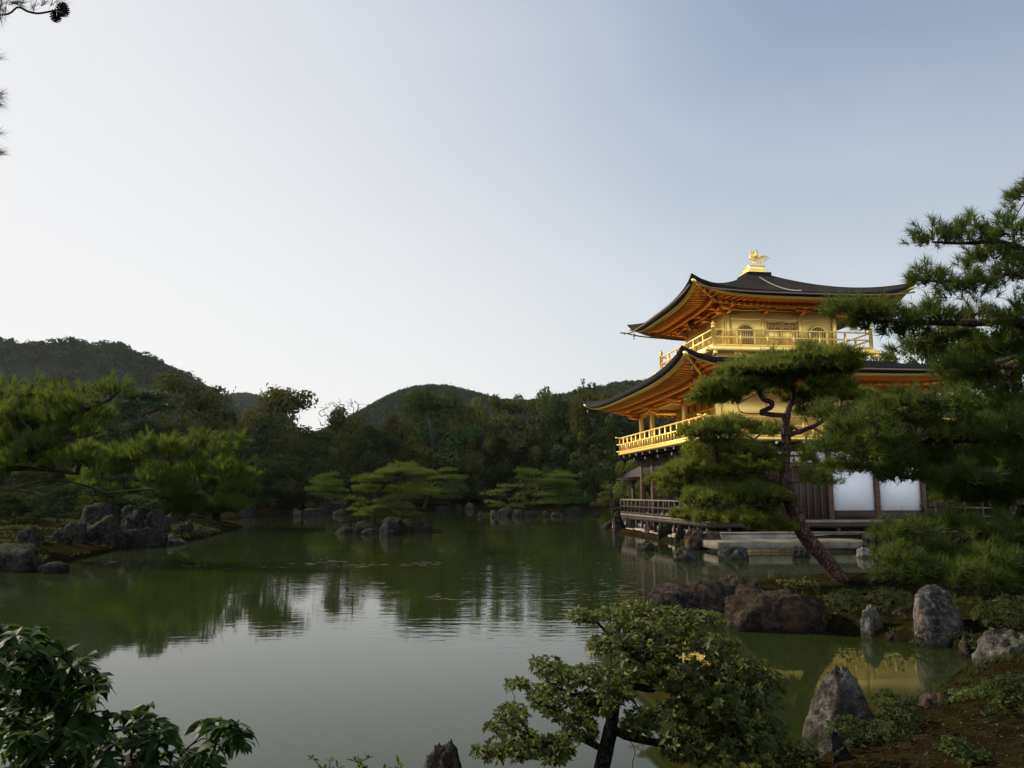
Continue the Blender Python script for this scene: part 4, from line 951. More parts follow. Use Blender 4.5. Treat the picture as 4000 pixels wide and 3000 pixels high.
for a in ((1322, 1372, 2058, 2084, 'low dark rock at the outermost end of the pine island', 'rock_dark', None), (1338, 1388, 2044, 2066, 'dark rock behind the outermost one on the pine island', 'rock_dark', 46.4),
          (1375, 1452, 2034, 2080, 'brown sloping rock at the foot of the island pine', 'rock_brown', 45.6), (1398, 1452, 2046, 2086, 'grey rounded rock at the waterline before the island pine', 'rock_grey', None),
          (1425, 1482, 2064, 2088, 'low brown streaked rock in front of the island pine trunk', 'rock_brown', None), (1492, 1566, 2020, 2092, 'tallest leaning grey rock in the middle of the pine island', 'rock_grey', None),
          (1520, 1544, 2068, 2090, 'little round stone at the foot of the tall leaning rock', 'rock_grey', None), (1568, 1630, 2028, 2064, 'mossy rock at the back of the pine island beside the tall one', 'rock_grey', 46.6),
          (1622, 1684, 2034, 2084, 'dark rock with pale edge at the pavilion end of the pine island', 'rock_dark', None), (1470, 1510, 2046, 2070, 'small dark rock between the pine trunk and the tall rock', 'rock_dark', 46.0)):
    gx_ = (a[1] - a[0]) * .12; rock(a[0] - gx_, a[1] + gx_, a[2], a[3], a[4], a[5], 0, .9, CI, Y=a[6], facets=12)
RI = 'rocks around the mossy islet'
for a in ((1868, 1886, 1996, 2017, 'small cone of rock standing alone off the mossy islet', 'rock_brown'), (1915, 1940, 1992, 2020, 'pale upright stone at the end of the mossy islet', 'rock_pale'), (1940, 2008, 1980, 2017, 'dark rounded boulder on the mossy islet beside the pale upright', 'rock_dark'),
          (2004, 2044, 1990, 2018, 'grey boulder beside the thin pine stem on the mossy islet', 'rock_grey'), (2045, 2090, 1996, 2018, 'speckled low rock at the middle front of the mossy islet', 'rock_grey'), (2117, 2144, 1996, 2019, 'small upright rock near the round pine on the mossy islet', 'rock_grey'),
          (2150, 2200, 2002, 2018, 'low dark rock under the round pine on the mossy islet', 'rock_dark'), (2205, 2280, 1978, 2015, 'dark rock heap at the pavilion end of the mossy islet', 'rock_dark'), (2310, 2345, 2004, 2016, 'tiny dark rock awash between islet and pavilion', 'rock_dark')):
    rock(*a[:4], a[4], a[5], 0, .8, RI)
PB = 'boulders against the stone platform'
for a in ((2395, 2438, 2006, 2040, 'mossy rock under the far corner of the veranda deck', 'rock_grey', 44.5), (2356, 2410, 2036, 2068, 'dark rock furthest out in the water off the veranda corner', 'rock_dark', None), (2390, 2434, 2034, 2070, 'rough brown rock between the outermost rock and the banded stone', 'rock_brown', None),
          (2427, 2467, 2030, 2074, 'pale banded upright stone in the row below the veranda', 'rock_pale', None), (2457, 2496, 2034, 2084, 'dark hunched boulder after the banded stone below the veranda', 'rock_dark', None), (2520, 2566, 2050, 2098, 'brown boulder in the middle of the row below the veranda', 'rock_brown', None),
          (2574, 2625, 2054, 2112, 'dark rock with slanted pale top below the veranda', 'rock_dark', None), (2632, 2680, 2058, 2124, 'tall dark humped boulder below the veranda near the landing', 'rock_dark', None), (2690, 2748, 2072, 2148, 'large ochre boulder at the corner where landing meets platform', 'rock_brown', None),
          (2745, 2806, 2084, 2104, 'flat brown rock resting behind the landing corner', 'rock_brown', None)):
    gx_ = (a[1] - a[0]) * .14; rock(a[0] - gx_, a[1] + gx_, a[2] - 8, a[3], a[4], a[5], 0.35 if 'flat brown' in a[4] else 0, .9, PB, Y=a[6] or (30.9 if 'flat brown' in a[4] else None), facets=11)
WR = 'rocks standing in the water by the landing'
for a in ((2488, 2552, 2115, 2150, 'low black rock awash in open water before the veranda', 'rock_dark', .8), (2623, 2720, 2137, 2190, 'white capped rock standing alone in the water before the landing', 'rock_grey', .8), (2812, 2917, 2134, 2186, 'flat topped rock against the landing front', 'rock_grey', .5),
          (3092, 3158, 2134, 2180, 'dark ridged rock by the landing, behind the leaning trunk', 'rock_dark', .7), (3342, 3402, 2138, 2180, 'pale sided rock at the far end of the landing', 'rock_pale', .8)):
    rock(*a[:4], a[4], a[5], 0, a[6], WR, rough=.13)
rock(3372, 3464, 2074, 2150, 'big blue grey boulder at the end of the landing', 'rock_dark', 0.15, .8, WR, Y=29.6, facets=7)
PR = 'rocks of the near promontory'
for a in ((2530, 2990, 2268, 2395, 'long dark craggy rock at the tip of the promontory', 'rock_crag', dict(deep=.5, rough=.13, facets=7, sink=.6)), (2790, 2960, 2244, 2330, 'knobbly peak on the back of the long craggy rock', 'rock_crag', dict(Y=15.3, z0=.25, rough=.12)),
          (2850, 3235, 2304, 2472, 'broad smooth brown boulder with an orange foot at the waterline', 'rock_brown', dict(deep=.6, rough=.08, facets=9)), (3360, 3450, 2366, 2492, 'white faced angular rock between the low shrub and the tall rock', 'rock_pale', dict(facets=12, rough=.06)),
          (3492, 3558, 2372, 2434, 'small rounded tan stone beside the tall pale faced rock', 'rock_brown', dict(z0=.18, Y=12.6)), (3456, 3504, 2470, 2502, 'little tan stone at the waterline by the tall rock', 'rock_brown', {}), (3460, 3500, 2430, 2480, 'dark stone behind the little tan one', 'rock_dark', dict(Y=12.5)),
          (3540, 3770, 2290, 2528, 'tall pale faced standing rock, the biggest of the promontory', 'rock_near', dict(facets=8, deep=.8, spiky=.12, rough=.05, seed=911)), (3741, 3860, 2474, 2570, 'low rusty rock under leaves next to the tall rock', 'rock_brown', dict(rough=.14)),
          (3815, 4060, 2462, 2640, 'slanting grey rock at the picture edge with a lit ridge', 'rock_near', dict(facets=6, deep=.7)), (3890, 3955, 2594, 2626, 'small white stone on the soil below the slanting rock', 'rock_pale', dict(z0=.1)),
          (3338, 3430, 2262, 2292, 'dark wet rock behind the foot of the leaning pine', 'rock_dark', dict(Y=18.6))):
    k = a[6]; rock(*a[:4], a[4], a[5], k.pop('z0', 0), group=PR, **k)
NR = 'rocks of the near bank'
for a in ((3118, 3432, 2606, 2912, 'pointed pyramid shaped grey rock rising from the near bank', 'rock_near', dict(facets=5, deep=.85, spiky=.66, rough=.07, sink=.2)), (3205, 3335, 2850, 2968, 'smooth grey stone leaning at the foot of the pyramid rock', 'rock_grey', dict(Y=6.55, z0=.05, rough=.03, facets=6)),
          (3240, 3330, 2925, 3040, 'dark rough rock below the smooth stone', 'rock_dark', dict(Y=6.2)), (3598, 3728, 2698, 2836, 'brown dome of rock on the bank beyond the low shrub', 'rock_brown', dict(z0=.05, facets=6, rough=.07)), (3706, 3766, 2752, 2828, 'small yellowish stone beside the brown dome rock', 'rock_pale', dict(Y=7.9, z0=.15)),
          (1640, 1830, 2904, 3090, 'dark pointed rock tip poking up from the near waterline', 'rock_near', dict(Y=5.75, spiky=.42, facets=6, rough=.07))):
    k = a[6]; rock(*a[:4], a[4], a[5], k.pop('z0', 0), group=NR, **k)
# ------------------------------------------------------------------ woods on the far bank
FT = [  # px, top, width, depth, kind, material, variant, label
    (20, 1480, 330, 96, 'broad', 'leaf_olive', 0, 'olive green tree filling the view behind the bent pine at the picture edge'),
    (250, 1464, 300, 104, 'broad', 'leaf_brown', 1, 'brown tinged round tree below the summit of the big dark hill'),
    (440, 1560, 230, 98, 'broad', 'leaf_dark', 2, 'dark tree between the two brown tinged trees under the big hill'),
    (705, 1458, 330, 100, 'broad', 'leaf_brown', 0, 'tallest brown tinged tree standing where the big hill slopes down'),
    (870, 1600, 210, 106, 'low', 'leaf_dark', 1, 'low dark tree filling the dip below the small distant hill'),
    (1105, 1514, 330, 113, 'broad', 'leaf_olive', 2, 'golden olive domed tree standing alone against the pale sky'),
    (1030, 1610, 270, 93, 'tall', 'leaf_dark', 0, 'dense blackish green conifer in front of the golden olive dome'),
    (1190, 1660, 240, 96, 'tall', 'leaf_dark', 1, 'second blackish conifer, beside the dense one and nearer the bare tree'),
    (1355, 1588, 230, 114, 'broad', 'leaf_brown', 1, 'dull brown tree under the bare branches in the gap of the hills'),
    (1470, 1660, 190, 106, 'broad', 'leaf_dark', 0, 'grey dark tree below the slope of the middle hill'),
    (1560, 1612, 210, 110, 'broad', 'leaf_olive', 1, 'loose olive tree overlapping the slope of the middle hill'),
    (1690, 1510, 290, 104, 'broad', 'leaf_green', 2, 'largest dark olive tree, directly in front of the middle hill summit'),
    (1790, 1552, 170, 109, 'broad', 'leaf_olive', 0, 'slim olive tree just past the middle hill summit'),
    (1885, 1545, 150, 116, 'airy', 'leaf_olive', 0, 'tall bare stemmed tree with a tufted top in the thin part of the wood'),
    (1965, 1538, 140, 116, 'airy', 'leaf_olive', 1, 'second bare stemmed tufted tree in the thin part of the wood'),
    (2045, 1534, 160, 114, 'airy', 'leaf_brown', 2, 'bare stemmed brownish tree next to the full crowned ridge trees'),
    (2120, 1508, 200, 110, 'broad', 'leaf_olive', 1, 'full crowned olive tree that tops the ridge before the pavilion'),
    (2215, 1536, 190, 112, 'broad', 'leaf_green', 0, 'green crowned tree below the spiky topped conifer'),
    (2330, 1520, 210, 114, 'broad', 'leaf_olive', 2, 'olive tree just outside the roof tip of the pavilion'),
    (2440, 1560, 210, 110, 'broad', 'leaf_green', 1, 'green tree partly behind the roof tip of the pavilion'),
    (2590, 1640, 260, 104, 'broad', 'leaf_dark', 2, 'dark tree seen between the gold veranda columns'),
    (2250, 1660, 260, 100, 'broad', 'leaf_dark', 1, 'dark tree behind the round glossy bush, below the ridge'),
    (2400, 1640, 260, 98, 'broad', 'leaf_dark', 0, 'dark tree just beyond the gold balcony corner'),
    (1930, 1700, 190, 104, 'broad', 'leaf_brown', 2, 'reddish brown shrubby tree in the lit gap of the wood'),
    (1830, 1730, 170, 102, 'low', 'leaf_brown', 0, 'low rust brown bush beneath the bare stemmed trees'),
    (2060, 1720, 200, 100, 'broad', 'leaf_dark', 0, 'dark mass of leaves above the round yellowish bush'),
    (2110, 1742, 180, 92, 'low', 'leaf_olive', 2, 'round yellowish bush above the clipped pines of the mossy islet'),
    (2322, 1778, 180, 84, 'low', 'leaf_green', 1, 'round glossy green bush at the water near the pavilion corner'),
    (2462, 1795, 130, 66, 'low', 'niwaki', 2, 'yellow green garden tree seen through the ground floor columns'),
    (2590, 1850, 150, 64, 'low', 'leaf_green', 0, 'low green garden tree behind the veranda bench'),
    (1560, 1740, 240, 98, 'low', 'leaf_dark', 2, 'black green thicket behind the island pine'),
    (1740, 1690, 260, 99, 'broad', 'leaf_dark', 1, 'dark upright tree under the largest olive tree'),
    (1400, 1730, 230, 97, 'low', 'leaf_dark', 0, 'black green thicket below the dull brown tree'),
    (1250, 1780, 240, 93, 'low', 'leaf_dark', 1, 'black green thicket behind the small clipped pine'),
    (1060, 1800, 250, 88, 'low', 'leaf_dark', 2, 'black green thicket at the water below the dense conifer'),
    (1900, 1820, 240, 94, 'low', 'leaf_dark', 1, 'dark thicket at the water behind the two island groups'),
    (2180, 1850, 200, 90, 'low', 'leaf_dark', 0, 'dark thicket at the water behind the mossy islet pines'),
    (870, 1740, 260, 82, 'low', 'leaf_dark', 1, 'dark bushy growth behind the bright spreading pine'),
    (600, 1640, 280, 80, 'broad', 'leaf_dark', 1, 'dark tree rising behind the bright spreading pine'),
    (330, 1640, 300, 78, 'low', 'leaf_dark', 0, 'dark bushy tree behind the gap between the two near pines'),
    (100, 1640, 320, 72, 'low', 'leaf_dark', 2, 'dark bushy tree behind the bent pine at the picture edge'),
    (880, 1640, 150, 96, 'broad', 'leaf_olive', 1, 'small silvery olive tree below the tallest brown tinged one'),
    (-140, 1500, 300, 80, 'broad', 'leaf_green', 2, 'green tree at the very edge of the view beyond the bank'),
]
for i, (px, yt, w, Y, kind, mat, var, label) in enumerate(FT): far_tree(px, yt, w * (1.15 if kind in ('broad', 'airy') else 1.05), Y, kind, mat, label, var)
for i, (px, yt, w, Y, mat, label) in enumerate(((60, 1900, 260, 44, 'leaf_dark', 'dark bush on the bank behind the bent limb, at the picture edge'), (230, 1890, 260, 41, 'leaf_dark', 'dark bush on the bank under the bent pine'), (400, 1900, 240, 46, 'leaf_dark', 'dark bush on the bank behind the tall block of rock'), (560, 1915, 220, 48, 'leaf_green', 'bush under the low branches of the spreading pine'),
    (720, 1930, 220, 55, 'leaf_dark', 'dark bush under the outer branches of the spreading pine'), (150, 1830, 300, 52, 'leaf_dark', 'tall dark bush behind the bent pine stem'), (330, 1820, 320, 56, 'leaf_dark', 'tall dark bush between the two near pines'), (520, 1850, 260, 62, 'leaf_dark', 'tall dark bush behind the spreading pine'), (950, 1890, 230, 79, 'leaf_dark', 'dark bush at the waterline past the spreading pine'), (1130, 1900, 200, 96, 'leaf_dark', 'dark bush at the waterline before the dense conifer'),
    (1000, 1850, 240, 86, 'leaf_dark', 'taller dark bush past the spreading pine'), (1480, 1860, 260, 116, 'leaf_dark', 'dark bush on the distant shore behind the island pine'), (1750, 1880, 260, 118, 'leaf_dark', 'dark bush on the distant shore between the islands'), (2390, 1890, 200, 104, 'leaf_olive', 'yellowish bush on the distant shore by the pavilion corner'))):
    far_tree(px, yt, w, Y, 'low', mat, label, i % 3, 'bushes along the shore', name='shore_bush')
# trees beyond the pavilion on the garden side
for px, yt, w, Y, kind, mat, var, label in (
    (3440, 1372, 330, 62, 'broad', 'leaf_olive', 0, 'olive tree whose top shows just past the upper balcony corner'), (3660, 1300, 330, 58, 'broad', 'leaf_green', 1, 'green tree behind the hanging needles, beyond the middle roof'),
    (3900, 1270, 360, 60, 'broad', 'leaf_green', 2, 'green tree at the picture edge beyond the roof tip'), (4080, 1200, 330, 52, 'broad', 'leaf_dark', 0, 'dark tree half out of view beyond the roof tip'),
    (3700, 1640, 300, 52, 'low', 'leaf_dark', 1, 'dark bush beyond the white wall panels'), (3880, 1700, 300, 48, 'low', 'leaf_dark', 2, 'dark bush at the picture edge behind the bamboo rail'),
    (3560, 1480, 260, 66, 'tall', 'leaf_dark', 0, 'dark conifer behind the corner of the pavilion')):
    far_tree(px, yt, w, Y, kind, mat, label, var, group='trees beyond the pavilion')
# bare tree and the spiky conifer on the skyline
bp = at(1345, 1700, 118); bz = gz(bp.x, 118); top = at(1330, 1560, 118).z
bt = empty('bare_tree', (bp.x, 118, bz)); tag(bt, 'leafless tree whose thin branches spread against the sky between the hills', 'tree')
wd = Wood(); H = top - bz
wd.limb([(0, 0, -.3), (.3, 0, H * .3), (0, .2, H * .6), (-.3, 0, H * .74)]); wd.limb([(0, .2, H * .6), (1.8, 0, H * .76), (3.2, .3, H * .86)]); wd.limb([(0, .2, H * .58), (-1.8, 0, H * .75), (-2.8, .2, H * .80)]); wd.limb([(-.3, 0, H * .74), (-.2, 0, H * .9)]); wd.limb([(1.8, 0, H * .76), (2.0, 0, H * .95)])
r = np.random.default_rng(3); T = []
for i in range(170):
    a = r.uniform(-1, 1); T.append((a * 3.9, r.normal(0, 1.0), H * (0.74 + 0.28 * r.uniform(0, 1) * math.sqrt(1 - a * a * 0.7))))
wd.twigs(T, 3, .5, .25); link('trunk', wd.mesh('trunk', .38, .028, k0=6), M['far_bark'], bt)
sp = at(2285, 1700, 124); sz_ = gz(sp.x, 124); st = at(2280, 1481, 124).z - sz_
sc = empty('spiky_conifer', (sp.x, 124, sz_)); tag(sc, 'thin conifer with upright spiky shoots standing above the ridge trees', 'tree')
wd = Wood(); wd.limb([(0, 0, -.3), (0, 0, st * .5), (-.2, 0, st)]); sh = []
for i, (dx, h0, h1) in enumerate(((1.6, .80, .965), (-1.5, .78, .90), (.8, .86, .95), (-.7, .84, .93), (1.9, .74, .86))): wd.limb([(0, 0, st * (h0 - .08)), (dx * .8, .1, st * h0), (dx, 0, st * h1)])
link('trunk', wd.mesh('trunk', .22, .04, k0=6), M['far_bark'], sc)
P, A = [], []
for x0, a, b in ((-.2, .70, 1.0), (1.6, .80, .965), (-1.5, .78, .90), (.8, .82, .95), (-.7, .80, .93), (1.9, .76, .86)):
    for k in range(60):
        z = r.uniform(a, b); P.append((x0 * (1 if z > .8 else z / .8) + r.normal(0, .14), r.normal(0, .14), z * st)); A.append((r.normal(0, .7), r.normal(0, .7), .9))
for k in range(420): z = r.uniform(.45, .82); q = (1 - z) * 5.5; P.append((r.normal(0, q * .5), r.normal(0, q * .5), z * st)); A.append((r.normal(0, 1), r.normal(0, 1), .3))
link('crown', needle_mesh('needles', P, A, .5, 10, .07, .45, 5), M['leaf_olive'], sc)
# the wood that closes the view behind them, and the forest on the hills: seen as one mass
def forest(name, pts, hs, mat, label, cards, size, seed, squat=0.42):
    r = np.random.default_rng(seed); m = len(pts); z = ground_h(pts); n = m * cards; i = np.repeat(np.arange(m), cards)
    d = norm(r.normal(0, 1, (n, 3)) + np.array([0, 0, .5])); h = hs[i]; w = h * squat * r.uniform(.8, 1.25, m)[i]
    q = r.uniform(.65, 1.05, n)
    P = np.stack([pts[i, 0] + d[:, 0] * w * q, pts[i, 1] + d[:, 1] * w * q, z[i] + h * .56 + d[:, 2] * h * .46 * q], 1)
    o = link(name, card_mesh(name, P, d, size * (h / h.mean()), seed, tint=np.clip(r.uniform(0, .75, m)[i] + r.uniform(0, .25, n), 0, 1), aspect=.75), M[mat])
    tag(o, label, 'forest', kind='stuff'); return o
r = np.random.default_rng(11)
pts = np.stack([r.uniform(-100, 80, 420), r.uniform(120, 190, 420)], 1); forest('background_wood', pts, r.uniform(7, 12, 420), 'leaf_dark', 'dark wood closing the view behind the far bank trees', 150, 1.0, 4)
def on_hill(n, x0, x1, y0, y1, zmin, seed):
    r = np.random.default_rng(seed); P = np.stack([r.uniform(x0, x1, n), r.uniform(y0, y1, n)], 1); return P[ground_h(P) > zmin]
pts = on_hill(11000, -680, -180, 470, 860, 28, 5); forest('hill_forest', pts, r.uniform(4, 9, len(pts)) * r.choice([1, 1, 1, 1.5], len(pts)), 'leaf_hill', 'forest covering the big dark hill at the picture edge', 40, 1.7, 6, .42)
pts = on_hill(8000, -215, 40, 640, 1000, 34, 7); forest('hill_forest', pts, r.uniform(6, 12, len(pts)), 'leaf_hill', 'forest covering the middle hill with its fringe of tiny trees', 36, 1.8, 8, .36)
pts = on_hill(6000, 30, 420, 620, 960, 34, 9); forest('hill_forest', pts, r.uniform(6, 12, len(pts)), 'leaf_hill', 'forest covering the low ridge behind the pavilion', 36, 1.9, 10, .42)
pts = on_hill(2200, -560, -330, 1060, 1330, 60, 12); forest('hill_forest', pts, r.uniform(7, 12, len(pts)), 'leaf_hill', 'forest on the small distant hill in the dip', 36, 2.8, 11, .45)

# unseen trees added behind the viewer to shade the near bank from bright sky
for i, (x, y, h, w, kind, mat) in enumerate(((-21, -7, 9, 9, 'broad', 'leaf_dark'), (-13.5, -9, 11, 10, 'broad', 'leaf_green'), (-7, -7.5, 8.5, 8, 'tall', 'leaf_dark'), (-1, -9.5, 10, 9, 'broad', 'leaf_dark'), (5, -7, 9, 8.5, 'broad', 'leaf_green'), (11, -8.5, 10.5, 9, 'tall', 'leaf_dark'), (17.5, -6, 10, 9, 'broad', 'leaf_dark'), (19, 3, 9, 8, 'broad', 'leaf_dark'), (25, -5, 10, 10, 'broad', 'leaf_green'))):
    c, tr = proto(kind, i % 3); z0 = gz(x, y); root = empty('shade_tree', (x, y, z0), i * 1.3); k = {'broad': .86, 'tall': .7}[kind]; root.scale = (w / k, w / k, h); tag(root, 'unseen tree added behind the viewer to shade the near bank', 'tree', 'shade trees added behind the viewer')
    oc = bpy.data.objects.new('crown', c); COL.objects.link(oc); oc.parent = root; set_mat(oc, M[mat]); ot = bpy.data.objects.new('trunk', tr); COL.objects.link(ot); ot.parent = root; set_mat(ot, M['far_bark'])
# ------------------------------------------------------------------ pines
def seq(Y0, dY, pts): return [np.array(at(x, y, Y0 + dY * i / max(1, len(pts) - 1))) for i, (x, y) in enumerate(pts)]
# the leaning pine on the promontory
base = onz(3330, 2296, 0.30); LY = base.y
trunk = [np.array(base) - (0, 0, .25)] + seq(LY - .05, -0.3, [(3230, 2190), (3140, 2085), (3096, 1975), (3070, 1885), (3064, 1816), (3073, 1735), (3066, 1672), (3078, 1608), (3100, 1540), (3080, 1475)])
limbs = [trunk,
    seq(LY - .2, .5, [(3086, 1703), (3136, 1681), (3200, 1654), (3245, 1622), (3330, 1600)]), seq(LY - .2, .2, [(3073, 1800), (2991, 1771), (2946, 1753), (2946, 1717), (2900, 1700)]),
    seq(LY - .2, -.8, [(3090, 1945), (3018, 1948), (2996, 1975), (2928, 1970), (2883, 1975), (2815, 1984), (2740, 1990)]), seq(LY - .2, -.4, [(3075, 1625), (2973, 1613), (3010, 1592), (3014, 1572), (2982, 1559), (2960, 1520)]),
    seq(LY - .1, .4, [(2973, 1613), (2905, 1613), (2883, 1590), (2892, 1571), (2924, 1555)]), seq(LY - .2, .5, [(3090, 1600), (3120, 1560), (3150, 1540), (3190, 1490)]),
    seq(LY - .2, .3, [(3078, 1890), (3020, 1870), (2900, 1850), (2760, 1840)]), seq(LY - .2, -.3, [(3080, 1890), (3150, 1880), (3200, 1840)])]
pads = pads_px([(2870, 3330, 1380, 1455), (2720, 3010, 1470, 1545, -.2), (2700, 2880, 1515, 1570), (2990, 3180, 1440, 1520), (3150, 3340, 1460, 1530), (2990, 3200, 1505, 1575, .5), (3180, 3420, 1500, 1580), (3290, 3460, 1545, 1610),
    (2690, 2935, 1615, 1690), (2645, 2760, 1660, 1705), (2930, 3090, 1630, 1690, .4), (2680, 2930, 1712, 1790), (2700, 2860, 1760, 1815), (2870, 3040, 1735, 1800, -.4), (2620, 3020, 1800, 1868), (2545, 2720, 1850, 1900), (2800, 3010, 1845, 1905),
    (3060, 3200, 1760, 1860), (3110, 3260, 1800, 1900), (2690, 3045, 1905, 1962), (2640, 2830, 1975, 2025), (2720, 2960, 1985, 2040, -.5), (2870, 3090, 2005, 2062, .2), (2900, 3060, 1950, 1995), (3230, 3420, 1640, 1730), (3090, 3230, 1590, 1660, .5)], LY - .3, 0.7, .75, 4, 1.75)
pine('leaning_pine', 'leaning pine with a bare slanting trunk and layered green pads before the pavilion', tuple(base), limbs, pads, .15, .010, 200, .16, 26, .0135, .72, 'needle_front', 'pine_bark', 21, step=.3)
# the pine at the picture edge, its branches close to the camera
def edge_pads(rows, seed):
    r = random.Random(seed); out = []
    for x0, x1, y0, y1, Y in rows:
        c = at((x0 + x1) / 2, (y0 + y1) / 2 + (y1 - y0) * .2, Y); k = pxsize(Y); out.append((np.array(c), (x1 - x0) / 2 * k, max(.25, (x1 - x0) / 2 * k * .8), (y1 - y0) * 1.0 * k))
    return out
EP = edge_pads([(3560, 3730, 865, 960, 9.2), (3700, 3860, 830, 950, 9.3), (3820, 4080, 820, 960, 9.0), (3940, 4090, 700, 790, 9.4), (3530, 3700, 1030, 1120, 9.0), (3660, 3900, 1040, 1180, 8.8), (3850, 4100, 980, 1130, 9.3), (3760, 4000, 930, 1040, 9.9),
    (3205, 3420, 1140, 1245, 9.0), (3280, 3480, 1200, 1290, 9.3), (3900, 4120, 1930, 2040, 9.0), (3660, 3880, 1840, 1930, 9.4), (3780, 4060, 1880, 1970, 9.5), (3480, 3700, 1300, 1390, 9.8), (3640, 3880, 1380, 1470, 9.3), (3860, 4120, 1660, 1760, 9.5), (3440, 3640, 1740, 1830, 9.6), (3150, 3300, 1560, 1650, 9.4), (3560, 3800, 2150, 2250, 8.7), (3260, 3420, 1660, 1740, 9.6), (3450, 3640, 1230, 1310, 9.1), (3330, 3560, 1640, 1740, 8.8), (3500, 3720, 1660, 1760, 9.5), (3680, 3960, 1430, 1530, 9.6), (3420, 3640, 1590, 1680, 9.7), (3820, 4080, 1560, 1680, 9.6), (3330, 3560, 1165, 1260, 9.2), (3520, 3760, 1165, 1270, 8.9), (3700, 3950, 1180, 1290, 9.4), (3880, 4120, 1160, 1290, 8.8), (3600, 3800, 1270, 1340, 9.6), (3800, 4080, 1290, 1390, 9.2), (3960, 4130, 1370, 1480, 8.8),
    (3700, 3900, 1340, 1400, 10), (3480, 3640, 1520, 1590, 9.0), (3330, 3520, 1545, 1640, 9.3), (3600, 3850, 1510, 1620, 8.8), (3800, 4080, 1490, 1610, 9.2), (3240, 3440, 1600, 1700, 9.0), (3400, 3660, 1600, 1720, 9.4), (3640, 3900, 1610, 1730, 9.0), (3860, 4120, 1600, 1740, 8.7),
    (3160, 3340, 1680, 1780, 9.1), (3300, 3560, 1700, 1810, 8.9), (3540, 3780, 1720, 1830, 9.3), (3760, 4060, 1720, 1840, 8.9), (3220, 3420, 1780, 1850, 9.4), (3420, 3660, 1800, 1890, 9.1), (3640, 3900, 1810, 1900, 8.8), (3840, 4110, 1830, 1940, 9.1), (3650, 3860, 1880, 1960, 9.6), (3900, 4110, 1900, 2010, 9.2),
    (3420, 3640, 2030, 2110, 8.6), (3560, 3800, 2000, 2090, 8.9), (3760, 4020, 2010, 2120, 8.5), (3400, 3600, 2130, 2200, 8.3), (3520, 3780, 2090, 2200, 8.6), (3740, 4000, 2110, 2220, 8.3), (3920, 4120, 2060, 2200, 8.7), (3440, 3660, 2190, 2260, 8.2), (3640, 3920, 2190, 2275, 8.1), (3860, 4110, 2200, 2290, 8.4)], 2)
tb = np.array([7.9, 9.6, gz(7.9, 9.6)])
limbs = [[tb - (0, 0, .3), tb + (.0, .1, .9), tb + (.12, .1, 2.0), tb + (.0, -.1, 3.2), tb + (-.15, .0, 4.3), tb + (-.1, .1, 5.2), tb + (-.4, 0, 5.9)],
    [tb + (-.15, .0, 4.3), at(3960, 960, 9.4), at(3880, 945, 9.4), at(3760, 950, 9.3), at(3640, 945, 9.2)], [at(3960, 960, 9.4), at(3950, 880, 9.3), at(3880, 870, 9.2)], [tb + (-.1, -.1, 3.7), at(4010, 1080, 9.2), at(3880, 1090, 9), at(3740, 1100, 8.9), at(3600, 1095, 9)],
    [tb + (0, -.1, 3.1), at(4020, 1270, 9), at(3800, 1262, 9.1), at(3560, 1258, 9), at(3330, 1235, 9)], [tb + (.1, 0, 2.3), at(4040, 1440, 9), at(3930, 1480, 9), at(3860, 1500, 9), at(3800, 1545, 9)], [tb + (.1, 0, 2.0), at(4030, 1700, 9), at(3860, 1715, 9), at(3650, 1700, 9.1), at(3500, 1660, 9.1), at(3330, 1690, 9)],
    [at(3650, 1700, 9.1), at(3540, 1740, 9), at(3380, 1800, 9)], [tb + (.05, .1, 1.3), at(4030, 1960, 8.9), at(3940, 2040, 8.7), at(3850, 2075, 8.6), at(3720, 2120, 8.5), at(3560, 2150, 8.4)], [tb + (0, .1, .8), at(4060, 2180, 8.4), at(3850, 2240, 8.2), at(3620, 2240, 8.2)], [at(4030, 1700, 9), at(3900, 1840, 9), at(3720, 1870, 9), at(3560, 1860, 9.2)]]
limbs = [[np.array(q, float) for q in l] for l in limbs]
pine('edge_pine', 'big pine at the picture edge whose long needled branches hang before the pavilion', tuple(tb), limbs, EP, .15, .007, 270, .14, 30, .0078, .72, 'needle', 'pine_bark', 5, tw=9, step=.16)
# bent pine and bright spreading pine on the bank
lb = np.array([*at(-190, 1960, 27)[:2], 0]); lb[2] = gz(lb[0], lb[1])
limbs = [[lb - (0, 0, .3), at(-150, 2010, 27), at(-80, 1925, 27), at(40, 1916, 27), at(120, 1918, 26.8), at(169, 1937, 26.6), at(241, 1949, 26.4), at(319, 1931, 26.3)],
    [at(40, 1916, 27), at(108, 1889, 27), at(199, 1877, 27.2), at(289, 1886, 27.4), at(362, 1907, 27.6), at(422, 1925, 27.6), at(512, 1916, 27.8), at(603, 1910, 28)], [at(-80, 1925, 27), at(-60, 1800, 27), at(40, 1690, 27), at(100, 1560, 27), at(130, 1500, 27)],
    [at(40, 1690, 27), at(180, 1640, 26.6), at(330, 1600, 26.4), at(430, 1560, 26.2)], [at(-60, 1800, 27), at(120, 1760, 26.7), at(260, 1720, 26.4), at(380, 1690, 26.2)], [at(-60, 1820, 27), at(150, 1830, 27), at(300, 1850, 27)]]
limbs = [[np.array(q, float) for q in l] for l in limbs]
BENT = [(c, rx, ry, rz * 1.15) for c, rx, ry, rz in pads_px([(-40, 90, 1480, 1580), (60, 190, 1490, 1600), (-60, 160, 1570, 1680), (140, 290, 1540, 1630), (250, 400, 1530, 1620), (370, 510, 1510, 1600), (150, 330, 1610, 1700), (310, 460, 1590, 1670), (-50, 150, 1660, 1760), (100, 280, 1690, 1790), (230, 400, 1660, 1760),
    (-60, 130, 1760, 1850), (80, 260, 1770, 1850), (230, 390, 1760, 1840)], 26.7, 1.0, .9, 6, 1.7)]
